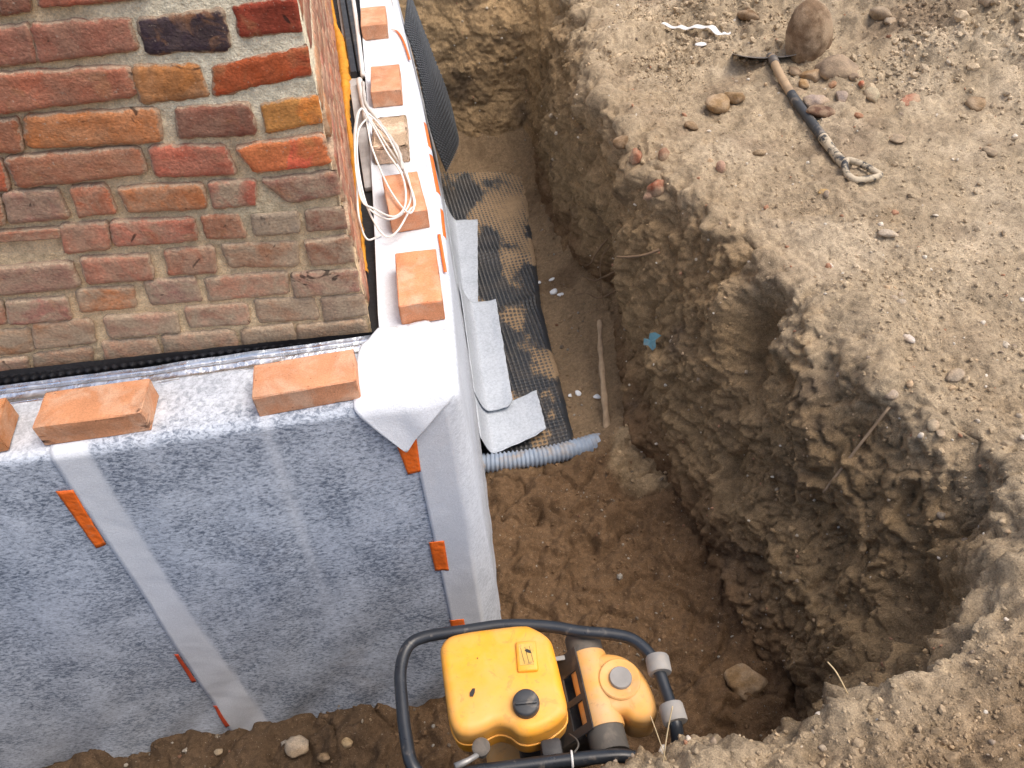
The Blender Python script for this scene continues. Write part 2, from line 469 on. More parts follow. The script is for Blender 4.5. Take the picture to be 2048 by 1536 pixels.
def lathe(name, prof, sides=32, axis=(0, 0, 1), origin=(0, 0, 0), smooth=True):
    """prof: (radius, height) list, turned about axis through origin, both ends capped"""
    ax = Vector(axis).normalized()
    a = ax.orthogonal().normalized()
    b = ax.cross(a)
    V, F = [], []
    for (r, h) in prof:
        for k in range(sides):
            t = 2 * math.pi * k / sides
            V.append(Vector(origin) + ax * h + (a * math.cos(t) + b * math.sin(t)) * r)
    n = len(prof)
    for i in range(n - 1):
        for k in range(sides):
            l = (k + 1) % sides
            F.append((i * sides + k, i * sides + l, (i + 1) * sides + l, (i + 1) * sides + k))
    F.append(tuple(range(sides))[::-1])
    F.append(tuple((n - 1) * sides + k for k in range(sides)))
    me = py_mesh(name, V, F, smooth)
    return me


def sharp(me, ang=35):
    me.set_sharp_from_angle(angle=rad(ang))
    return me


def box(name, size, bevel=0.003, seg=2, at=(0, 0, 0), rough=0.0, cuts=0):
    bm = bmesh.new()
    bmesh.ops.create_cube(bm, size=1.0)
    for v in bm.verts:
        v.co = Vector((v.co.x * size[0], v.co.y * size[1], v.co.z * size[2]))
    if bevel:
        bmesh.ops.bevel(bm, geom=list(bm.edges), offset=bevel, segments=seg, profile=0.5, affect='EDGES')
    if cuts:
        bmesh.ops.subdivide_edges(bm, edges=list(bm.edges), cuts=cuts, use_grid_fill=True)
    if rough:
        for v in bm.verts:
            v.co += Vector((random.uniform(-rough, rough), random.uniform(-rough, rough), random.uniform(-rough, rough)))
    for v in bm.verts:
        v.co += Vector(at)
    me = bpy.data.meshes.new(name)
    bm.to_mesh(me)
    bm.free()
    me.polygons.foreach_set('use_smooth', np.full(len(me.polygons), True, bool))
    return sharp(me, 40)


def prism(name, outline, zt, zb, rnd=0.015, steps=5, crown=0.0):
    """a body of a smooth outline (plan) with a rounded upper and lower edge"""
    P = np.asarray(outline, float)
    n = len(P)
    T = np.roll(P, -1, 0) - np.roll(P, 1, 0)
    N = np.stack([T[:, 1], -T[:, 0]], 1)
    N /= np.linalg.norm(N, axis=1, keepdims=True)
    c = P.mean(0)
    if ((P - c) * N).sum() < 0:
        N = -N
    rings = []
    for k in range(steps + 1):
        a = math.pi / 2 * k / steps
        rings.append((rnd * (1 - math.sin(a)), zt - rnd * (1 - math.cos(a))))
    for k in range(steps + 1):
        a = math.pi / 2 * k / steps
        rings.append((rnd * (1 - math.cos(a)), zb + rnd * (1 - math.sin(a))))
    V, F = [], []
    for (ins, z) in rings:
        Q = P - N * ins
        V += [(q[0], q[1], z) for q in Q]
    m = len(rings)
    for i in range(m - 1):
        for k in range(n):
            l = (k + 1) % n
            F.append((i * n + k, i * n + l, (i + 1) * n + l, (i + 1) * n + k))
    # crowned top: inner rings shrinking to the centre
    base = 0
    top0 = [(V[k][0], V[k][1]) for k in range(n)]
    prev = list(range(n))
    for s in (0.75, 0.45, 0.18):
        ids = []
        for (x, y) in top0:
            ids.append(len(V))
            V.append((c[0] + (x - c[0]) * s, c[1] + (y - c[1]) * s, zt + crown * (1 - s * s)))
        for k in range(n):
            l = (k + 1) % n
            F.append((prev[l], prev[k], ids[k], ids[l]))
        prev = ids
    F.append(tuple(reversed(prev)))
    F.append(tuple((m - 1) * n + k for k in range(n)))
    me = py_mesh(name, V, F, True)
    bm = bmesh.new()
    bm.from_mesh(me)
    bmesh.ops.recalc_face_normals(bm, faces=list(bm.faces))
    bm.to_mesh(me)
    bm.free()
    return sharp(me, 50)


ICO = {}
for s_ in (1, 2, 3):
    bm_ = bmesh.new()
    bmesh.ops.create_icosphere(bm_, subdivisions=s_, radius=1.0)
    ICO[s_] = (np.array([v.co[:] for v in bm_.verts]), np.array([[v.index for v in f.verts] for f in bm_.faces]))
    bm_.free()


def rock_mesh(name, sx, sy, sz, seed, level=3, angular=0.35, breaks=4):
    V, F = ICO[level]
    r = 1 + angular * fbm(V * 1.3 + seed * 3.7, 2, seed) + 0.10 * fbm(V * 5 + seed, 2, seed + 3)
    W = V * r[:, None]
    rng = np.random.default_rng(seed)
    for _ in range(breaks):                       # a few flat breaks
        d = rng.normal(size=3)
        d /= np.linalg.norm(d)
        h = W @ d
        lim = rng.uniform(0.62, 0.85)
        W = W - np.maximum(h - lim, 0)[:, None] * d * 0.85
    W = W * np.array([sx, sy, sz])
    return np_mesh(name, W, F, True)


# ------------------------------------------------------------------ materials
class NT:
    def __init__(self, name):
        self.m = bpy.data.materials.new(name)
        self.m.use_nodes = True
        self.t = self.m.node_tree
        self.b = self.t.nodes['Principled BSDF']
        self.geo = None

    def n(self, kind, **kw):
        nd = self.t.nodes.new('ShaderNode' + kind)
        for k, v in kw.items():
            setattr(nd, k, v)
        return nd

    def l(self, a, b):
        self.t.links.new(a, b)

    def coord(self, what='Object'):
        c = self.n('TexCoord')
        return c.outputs[what]

    def noise(self, scale, detail=4, rough=0.55, vec=None, dist=0.0):
        nd = self.n('TexNoise')
        nd.inputs['Scale'].default_value = scale
        nd.inputs['Detail'].default_value = detail
        nd.inputs['Roughness'].default_value = rough
        nd.inputs['Distortion'].default_value = dist
        self.l(vec if vec is not None else self.coord(), nd.inputs['Vector'])
        return nd.outputs[0]

    def ramp(self, fac, stops):
        r = self.n('ValToRGB')
        e = r.color_ramp.elements
        while len(e) < len(stops):
            e.new(0.5)
        for q, (pos, c) in zip(e, stops):
            q.position = pos
            q.color = (c, c, c, 1) if np.isscalar(c) else (*c[:3], 1)
        self.l(fac, r.inputs[0])
        return r.outputs[0]

    def mix(self, fac, a, b, mode='MIX'):
        x = self.n('Mix', data_type='RGBA', blend_type=mode)
        for s, v in ((x.inputs[0], fac), (x.inputs[6], a), (x.inputs[7], b)):
            if hasattr(v, 'is_output') or hasattr(v, 'links'):
                self.l(v, s)
            elif np.isscalar(v):
                s.default_value = v
            else:
                s.default_value = (*v[:3], 1)
        return x.outputs[2]

    def math(self, op, a, b=0.5):
        x = self.n('Math', operation=op)
        for s, v in ((x.inputs[0], a), (x.inputs[1], b)):
            if np.isscalar(v):
                s.default_value = v
            else:
                self.l(v, s)
        return x.outputs[0]

    def bump(self, h, dist=0.002, strength=1.0, prev=None):
        b = self.n('Bump')
        b.inputs['Strength'].default_value = strength
        b.inputs['Distance'].default_value = dist
        self.l(h, b.inputs['Height'])
        if prev is not None:
            self.l(prev, b.inputs['Normal'])
        return b.outputs[0]

    def vec(self, src, scale, rot=(0, 0, 0)):
        mp = self.n('Mapping')
        mp.inputs['Scale'].default_value = scale
        mp.inputs['Rotation'].default_value = rot
        self.l(src, mp.inputs['Vector'])
        return mp.outputs[0]

    def set(self, color=None, rough=0.6, metal=0.0, normal=None, spec=None):
        for key, v in (('Base Color', color), ('Roughness', rough), ('Metallic', metal), ('Normal', normal), ('Specular IOR Level', spec)):
            if v is None:
                continue
            s = self.b.inputs[key]
            if hasattr(v, 'links'):
                self.l(v, s)
            elif np.isscalar(v):
                s.default_value = v
            else:
                s.default_value = (*v[:3], 1)
        return self.m


def soil_material():
    t = NT('soil')
    a = t.n('Attribute', attribute_name='Col')
    fine = t.noise(260, 4, 0.65)
    mid = t.noise(55, 5, 0.6)
    c = t.mix(1.0, a.outputs[0], t.ramp(fine, [(0.28, 0.58), (0.52, 1.0), (0.78, 1.42)]), 'MULTIPLY')
    c = t.mix(1.0, c, t.ramp(mid, [(0.3, 0.72), (0.55, 1.02), (0.75, 1.2)]), 'MULTIPLY')
    v = t.n('TexVoronoi')
    v.inputs['Scale'].default_value = 210
    t.l(t.coord(), v.inputs['Vector'])
    speck = t.math('MULTIPLY', t.math('LESS_THAN', v.outputs['Distance'], 0.20), t.math('GREATER_THAN', t.noise(95, 2), 0.60))
    c = t.mix(t.math('MULTIPLY', speck, 0.7), c, (0.50, 0.44, 0.36))
    n1 = t.bump(mid, 0.012, 0.8)
    n2 = t.bump(fine, 0.005, 0.9, n1)
    return t.set(c, 0.96, 0, n2, 0.15)


def grain_material(name, rough=0.95):
    """stones and clods: colour from the mesh or from the object"""
    t = NT(name)
    a = t.n('Attribute', attribute_name='Col')
    c = t.mix(1.0, a.outputs[0], t.ramp(t.noise(140, 4), [(0.3, 0.7), (0.7, 1.25)]), 'MULTIPLY')
    return t.set(c, rough, 0, t.bump(t.noise(180, 3), 0.003, 0.7), 0.2)


def stone_material():
    t = NT('stone')
    oi = t.n('ObjectInfo')
    v = t.coord()
    c = t.mix(1.0, oi.outputs['Color'], t.ramp(t.noise(22, 5, 0.6, v), [(0.28, 0.62), (0.5, 1.0), (0.74, 1.28)]), 'MULTIPLY')
    c = t.mix(t.ramp(t.noise(9, 4, 0.6, v), [(0.40, 0.0), (0.58, 0.85)]), c, (0.38, 0.285, 0.19))   # clinging dry soil
    c = t.mix(1.0, c, t.ramp(t.noise(190, 3, 0.6, v), [(0.3, 0.75), (0.7, 1.2)]), 'MULTIPLY')
    nb = t.bump(t.noise(45, 5, 0.65, v), 0.006, 0.8)
    return t.set(c, 0.9, 0, t.bump(t.noise(220, 3, 0.6, v), 0.002, 0.6, nb), 0.25)


def brick_material(name, old=True):
    t = NT(name)
    oi = t.n('ObjectInfo')
    off = t.n('VectorMath', operation='ADD')
    co = t.coord()
    t.l(co, off.inputs[0])
    rnd = t.n('CombineXYZ')
    for k in range(3):
        t.l(t.math('MULTIPLY', oi.outputs['Random'], 31.7 + 11 * k), rnd.inputs[k])
    t.l(rnd.outputs[0], off.inputs[1])
    v = off.outputs[0]
    base = oi.outputs['Color']
    if old:
        c = t.mix(1.0, base, t.ramp(t.noise(11, 5, 0.6, v, 0.6), [(0.28, 0.66), (0.5, 1.0), (0.72, 1.22)]), 'MULTIPLY')
        c = t.mix(t.ramp(t.noise(16, 4, 0.55, v, 1.0), [(0.56, 0.0), (0.68, 0.55)]), c, (0.42, 0.20, 0.09))      # flaked lighter clay
        chip = t.n('Attribute', attribute_name='chip', attribute_type='OBJECT')
        c = t.mix(t.math('MULTIPLY', t.ramp(t.noise(9, 3, 0.5, v, 0.8), [(0.40, 0.0), (0.46, 1.0)]), chip.outputs['Fac']), c, (0.60, 0.28, 0.085))
        smear = t.n('Attribute', attribute_name='smear', attribute_type='OBJECT')
        sm = t.ramp(t.noise(13, 6, 0.68, v, 0.5), [(0.36, 0.0), (0.58, 1.0)])
        c = t.mix(t.math('MULTIPLY', sm, smear.outputs['Fac']), c, (0.42, 0.325, 0.225))                          # mortar dragged over the face
        eg = t.n('Attribute', attribute_name='edge')
        ek = t.math('ADD', t.math('MULTIPLY', eg.outputs['Fac'], 0.62), t.math('SUBTRACT', t.noise(38, 5, 0.68, v, 0.4), 0.5))
        c = t.mix(t.ramp(ek, [(0.44, 0.0), (0.58, 0.75)]), c, (0.48, 0.37, 0.26))                                 # mortar clinging to the arrises
        c = t.mix(t.ramp(t.noise(7.5, 3, 0.6, v, 1.6), [(0.67, 0.0), (0.70, 0.8)]), c, (0.035, 0.026, 0.022))     # soot and tar marks
        c = t.mix(t.ramp(t.noise(120, 3, 0.6, v), [(0.64, 0.0), (0.74, 0.6)]), c, (0.52, 0.42, 0.33))
        c = t.mix(1.0, c, t.ramp(t.noise(150, 4, 0.6, v), [(0.3, 0.74), (0.7, 1.22)]), 'MULTIPLY')
        n1 = t.bump(t.noise(30, 5, 0.62, t.vec(v, (1, 1, 1.4))), 0.006, 0.7)
        n2 = t.bump(t.noise(170, 4, 0.65, v), 0.0035, 0.9, n1)
        return t.set(c, 0.93, 0, n2, 0.2)
    c = t.mix(1.0, base, t.ramp(t.noise(9, 4, 0.55, v, 0.4), [(0.3, 0.80), (0.5, 1.0), (0.72, 1.12)]), 'MULTIPLY')
    dust = t.ramp(t.noise(12, 6, 0.66, v, 0.6), [(0.46, 0.0), (0.64, 0.6)])
    c = t.mix(dust, c, (0.66, 0.46, 0.33))
    scorch = t.n('Attribute', attribute_name='scorch', attribute_type='OBJECT')
    sc = t.ramp(t.noise(10, 5, 0.65, t.vec(v, (1, 1, 3.0)), 0.4), [(0.60, 0.0), (0.68, 1.0)])
    c = t.mix(t.math('MULTIPLY', sc, scorch.outputs['Fac']), c, (0.06, 0.03, 0.02))
    c = t.mix(1.0, c, t.ramp(t.noise(260, 3, 0.6, v), [(0.3, 0.82), (0.7, 1.12)]), 'MULTIPLY')
    c = t.mix(t.ramp(t.noise(75, 2, 0.5, v), [(0.70, 0.0), (0.76, 0.6)]), c, (0.12, 0.05, 0.025))
    n1 = t.bump(t.noise(40, 4, 0.6, v), 0.003, 0.7)
    return t.set(c, 0.88, 0, t.bump(t.noise(240, 3, 0.6, v), 0.0015, 0.7, n1), 0.25)


def mortar_material():
    t = NT('lime_mortar')
    a = t.n('Attribute', attribute_name='Col')
    c = t.mix(1.0, a.outputs[0], t.ramp(t.noise(42, 5, 0.6), [(0.28, 0.72), (0.72, 1.2)]), 'MULTIPLY')
    c = t.mix(1.0, c, t.ramp(t.noise(240, 3, 0.7), [(0.3, 0.72), (0.7, 1.2)]), 'MULTIPLY')
    c = t.mix(t.ramp(t.noise(60, 3, 0.6), [(0.68, 0.0), (0.75, 0.6)]), c, (0.10, 0.08, 0.06))
    n1 = t.bump(t.noise(70, 5, 0.65), 0.008, 0.9)
    return t.set(c, 0.95, 0, t.bump(t.noise(260, 3, 0.6), 0.003, 0.9, n1), 0.15)


def fleece_material(name='white_fleece', thick=(0.69, 0.725, 0.775)):
    """white spun fleece; where it is one layer the dark sheet behind shows through in mottles"""
    t = NT(name)
    a = t.n('Attribute', attribute_name='thin')
    v = t.coord()
    vs = t.vec(v, (1.0, 1.0, 2.0), (0.25, 0.2, 0.3))
    spots = t.noise(70, 6, 0.74, vs, 0.5)
    blot = t.noise(5.5, 3, 0.55, v, 0.5)
    k = t.math('ADD', t.math('MULTIPLY', spots, 0.90), t.math('MULTIPLY', blot, 0.29))
    dark = t.ramp(k, [(0.46, 0.0), (0.58, 0.30), (0.66, 0.75), (0.74, 1.0)])
    fac = t.math('MULTIPLY', dark, a.outputs['Fac'])
    c = t.mix(fac, t.mix(a.outputs['Fac'], thick, (0.60, 0.66, 0.75)), (0.11, 0.14, 0.19))
    c = t.mix(1.0, c, t.ramp(t.noise(300, 3, 0.6, v), [(0.3, 0.88), (0.7, 1.08)]), 'MULTIPLY')
    c = t.mix(t.ramp(t.noise(3.1, 4, 0.6, v), [(0.60, 0.0), (0.75, 0.14)]), c, (0.42, 0.33, 0.24))
    n1 = t.bump(t.noise(130, 4, 0.65, vs), 0.0025, 0.55)
    m = t.set(c, 0.92, 0, t.bump(t.noise(420, 2), 0.0008, 0.6, n1), 0.2)
    return m


def plain(name, color, rough=0.6, metal=0.0, grime=None, gscale=14, bump=0.0, bscale=200, var=0.15, spec=None, lo=0.52, hi=0.70, gmax=0.7, scuff=None):
    t = NT(name)
    c = t.mix(1.0, color, t.ramp(t.noise(18, 4), [(0.3, 1 - var), (0.7, 1 + var)]), 'MULTIPLY')
    if grime:
        c = t.mix(t.ramp(t.noise(gscale, 5, 0.62, None, 0.4), [(lo, 0.0), (hi, gmax)]), c, grime)
    if scuff:
        c = t.mix(t.ramp(t.noise(16, 6, 0.7, None, 2.5), [(0.58, 0.0), (0.65, 0.38), (0.72, 0.12)]), c, scuff)
        c = t.mix(t.ramp(t.noise(120, 3, 0.6), [(0.66, 0.0), (0.74, 0.5)]), c, scuff)
    nn = t.bump(t.noise(bscale, 3), bump, 0.8) if bump else None
    r = t.ramp(t.noise(30, 4), [(0.3, max(rough - 0.1, 0.05)), (0.7, min(rough + 0.12, 1))])
    return t.set(c, r, metal, nn, spec)


M = {}
M['soil'] = soil_material()
M['grain'] = grain_material('clods')
M['stone'] = stone_material()
M['old_brick'] = brick_material('old_brick', True)
M['new_brick'] = brick_material('new_brick', False)
M['mortar'] = mortar_material()
M['fleece'] = fleece_material()
M['fleece_dim_dusty'] = fleece_material('dim_dusty_fleece', (0.50, 0.545, 0.60))  # dim trench light put into this darker tint, along with dust
M['tape'] = plain('orange_tape', (0.83, 0.16, 0.022), 0.42, var=0.14, grime=(0.55, 0.30, 0.17), gscale=40, lo=0.56, hi=0.72, gmax=0.45, bump=0.004, bscale=60)
M['tape_dull'] = plain('red_tape_edge', (0.55, 0.075, 0.03), 0.5, var=0.1)
M['black_plastic'] = plain('black_plastic', (0.022, 0.026, 0.032), 0.42, grime=(0.16, 0.13, 0.10), gmax=0.35, var=0.2)
M['bitumen'] = plain('black_bitumen', (0.012, 0.012, 0.014), 0.6, bump=0.003, bscale=60)
M['aluminium'] = plain('aluminium_foil', (0.74, 0.77, 0.80), 0.28, 0.95, var=0.12, bump=0.004, bscale=38)
M['foam'] = plain('orange_foam', (0.62, 0.27, 0.02), 0.8, bump=0.006, bscale=90, var=0.2)
M['grey_board'] = plain('grey_board', (0.42, 0.42, 0.42), 0.85, bump=0.002, bscale=160)
M['white_plastic'] = plain('white_plastic', (0.74, 0.74, 0.72), 0.4, grime=(0.5, 0.46, 0.40), gmax=0.3, var=0.05)
M['cable'] = plain('cable_white', (0.80, 0.79, 0.75), 0.42, var=0.05)
M['sheath'] = plain('grey_sheath', (0.52, 0.50, 0.47), 0.6, bump=0.001, bscale=120)
M['pipe'] = plain('grey_pipe', (0.27, 0.33, 0.42), 0.5, grime=(0.36, 0.28, 0.19), gscale=10, lo=0.48, hi=0.66, gmax=0.8)
M['wood'] = plain('weathered_wood', (0.33, 0.24, 0.155), 0.9, grime=(0.22, 0.15, 0.09), bump=0.003, bscale=80, var=0.25)
M['root'] = plain('root_bark', (0.19, 0.125, 0.075), 0.95, bump=0.002, bscale=150, var=0.3)
M['styrofoam'] = plain('styrofoam', (0.78, 0.80, 0.82), 0.85, bump=0.001, bscale=300, var=0.05)
M['blue_film'] = plain('blue_film', (0.10, 0.24, 0.30), 0.5, grime=(0.25, 0.19, 0.13), var=0.2)
M['straw'] = plain('dry_straw', (0.58, 0.45, 0.26), 0.8)
M['leaf'] = plain('dry_leaf', (0.62, 0.42, 0.16), 0.8)


def membrane_material():
    t = NT('dimpled_membrane')
    a = t.n('Attribute', attribute_name='Col')
    s = t.n('Attribute', attribute_name='sand')
    c = t.mix(1.0, a.outputs[0], t.ramp(t.noise(180, 4), [(0.3, 0.75), (0.7, 1.25)]), 'MULTIPLY')
    r = t.math('ADD', t.math('MULTIPLY', s.outputs['Fac'], 0.55), 0.38)
    return t.set(c, r, 0, t.bump(t.noise(320, 3), 0.0012, 0.6))


M['membrane'] = membrane_material()

# ------------------------------------------------------------------ earth: banks, plateau, trench floor
BANK, BU, BW, BCOL, BFLAT, BFACE, BNEAR = build_bank()
bank_me = np_mesh('ground', BANK, grid_faces(BU, BW)[:, ::-1], True, BCOL)
ground = link('ground', bank_me, M['soil'])
tag(ground, kind='structure')
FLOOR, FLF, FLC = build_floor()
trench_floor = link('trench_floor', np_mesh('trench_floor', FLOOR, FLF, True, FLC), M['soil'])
tag(trench_floor, kind='structure')
ALLV = np.concatenate([BANK, FLOOR])


def snap(p):
    """nearest point of the earth surface"""
    d = ((ALLV - np.asarray(p)) ** 2).sum(1)
    return Vector(ALLV[int(np.argmin(d))])


def scatter(name, pts, radii, cols, level, label, cat, squash=0.75, seed=0):
    """very many small clods or pebbles joined to one object"""
    V0, F0 = ICO[level]
    n, m = len(pts), len(V0)
    rng = np.random.default_rng(seed)
    A = rng.normal(size=(n, 3, 3))
    Qm, _ = np.linalg.qr(A)
    sc = rng.uniform(0.65, 1.2, (n, 1, 3)) * np.array([1, 1, squash])
    jit = 1 + rng.uniform(-0.24, 0.24, (n, m, 1))
    V = (V0[None] * jit * sc) @ Qm * np.asarray(radii)[:, None, None] + np.asarray(pts)[:, None, :]
    F = (F0[None] + (np.arange(n) * m)[:, None, None]).reshape(-1, 3)
    C = np.repeat(np.asarray(cols), m, 0)
    o = link(name, np_mesh(name, V.reshape(-1, 3), F, level > 1, C), M['grain'])
    tag(o, label, cat, kind='stuff')
    return o


rs = np.random.default_rng(21)
cl_field = fbm(BANK * 3.0, 3, 201)
heapw = np.exp(-((BANK[:, 0] - 2.5) ** 2 + (BANK[:, 1] - 1.95) ** 2) / 0.35) + 0.8 * np.exp(-((BANK[:, 0] - 1.75) ** 2 + (BANK[:, 1] - 2.75) ** 2) / 0.2) + 0.6 * np.exp(-((BANK[:, 0] - 1.2) ** 2 + (BANK[:, 1] - 2.6) ** 2) / 0.12)
wgt = np.zeros(len(BANK))
vis = (BANK[:, 0] > -0.05) & (BANK[:, 0] < 3.6) & (BANK[:, 1] < 4.2) & (BANK[:, 1] > -1.2)
wgt[vis] = (0.25 * BFACE + BFLAT * (0.5 + 1.6 * BNEAR + 1.6 * heapw))[vis] * np.clip(0.4 + 1.6 * cl_field[vis], 0.05, 2.0)
wgt *= 0.3 + np.clip(BANK[:, 2] + 1.5, 0, 1)
idx = rs.choice(len(BANK), 26000, p=wgt / wgt.sum())
r_ = np.clip(rs.lognormal(-5.50, 0.55, len(idx)), 0.0016, 0.019) * (0.75 + 1.1 * heapw[idx])
c_ = BCOL[idx] * rs.uniform(0.85, 1.25, (len(idx), 1))
scatter('loose_soil_clods', BANK[idx] + np.array([0, 0, 0.2]) * r_[:, None], r_, c_, 1, 'small brown soil clods lying loose all over the dug earth', 'soil clods', seed=3)
w2 = np.where(vis, 0.55 * BFACE + BFLAT, 0.0)
idx = rs.choice(len(BANK), 1500, p=w2 / w2.sum())
r_ = np.clip(rs.lognormal(-5.35, 0.45, len(idx)), 0.002, 0.014)
pal = np.array([lin(c) for c in ((190, 178, 160), (170, 155, 135), (205, 195, 180), (150, 135, 118), (185, 160, 130), (205, 198, 185), (165, 125, 100))])
scatter('pebbles', BANK[idx] + np.array([0, 0, 0.05]) * r_[:, None], r_, pal[rs.integers(0, len(pal), len(idx))], 2, 'pale pebbles and grit sprinkled over the sandy ground', 'pebbles', seed=5)
fv = (FLOOR[:, 0] > -1.9) & (FLOOR[:, 0] < 0.98) & (FLOOR[:, 1] > -0.85)
fw_ = np.where(fv & ~((FLOOR[:, 1] > 0.95) & (FLOOR[:, 0] < 0.55)), 1.0, 0.0)
fw_ *= np.clip(0.3 + 1.5 * fbm(FLOOR * 4, 2, 203), 0.05, 2)
idx = rs.choice(len(FLOOR), 4200, p=fw_ / fw_.sum())
r_ = np.clip(rs.lognormal(-5.5, 0.5, len(idx)), 0.0018, 0.018)
light = rs.random(len(idx)) < 0.22
c_ = np.where(light[:, None], pal[rs.integers(0, len(pal), len(idx))] * 0.5, FLC[idx] * rs.uniform(0.85, 1.3, (len(idx), 1)))
scatter('trench_gravel', FLOOR[idx] + np.array([0, 0, 0.2]) * r_[:, None], r_, c_, 1, 'small stones and clods on the brown trench floor', 'gravel', seed=7)

# ------------------------------------------------------------------ foundation core, a filler box added under the fleece to block light
core = bpy.data.meshes.new('foundation')
bmc = bmesh.new()
pts = [(-2.5, 0.016), (-0.04, 0.016), (-0.018, 0.04), (-0.018, 5.0), (-2.5, 5.0)]
tv = [bmc.verts.new((x, y, -0.012)) for x, y in pts]
bv = [bmc.verts.new((x, y, -1.62)) for x, y in pts]
bmc.faces.new(tv)
bmc.faces.new(bv[::-1])
for i in range(len(pts)):
    j = (i + 1) % len(pts)
    bmc.faces.new((tv[j], tv[i], bv[i], bv[j]))
bmesh.ops.recalc_face_normals(bmc, faces=list(bmc.faces))
bmc.to_mesh(core)
bmc.free()
found = link('foundation', core, M['bitumen'])
tag(found, kind='structure')

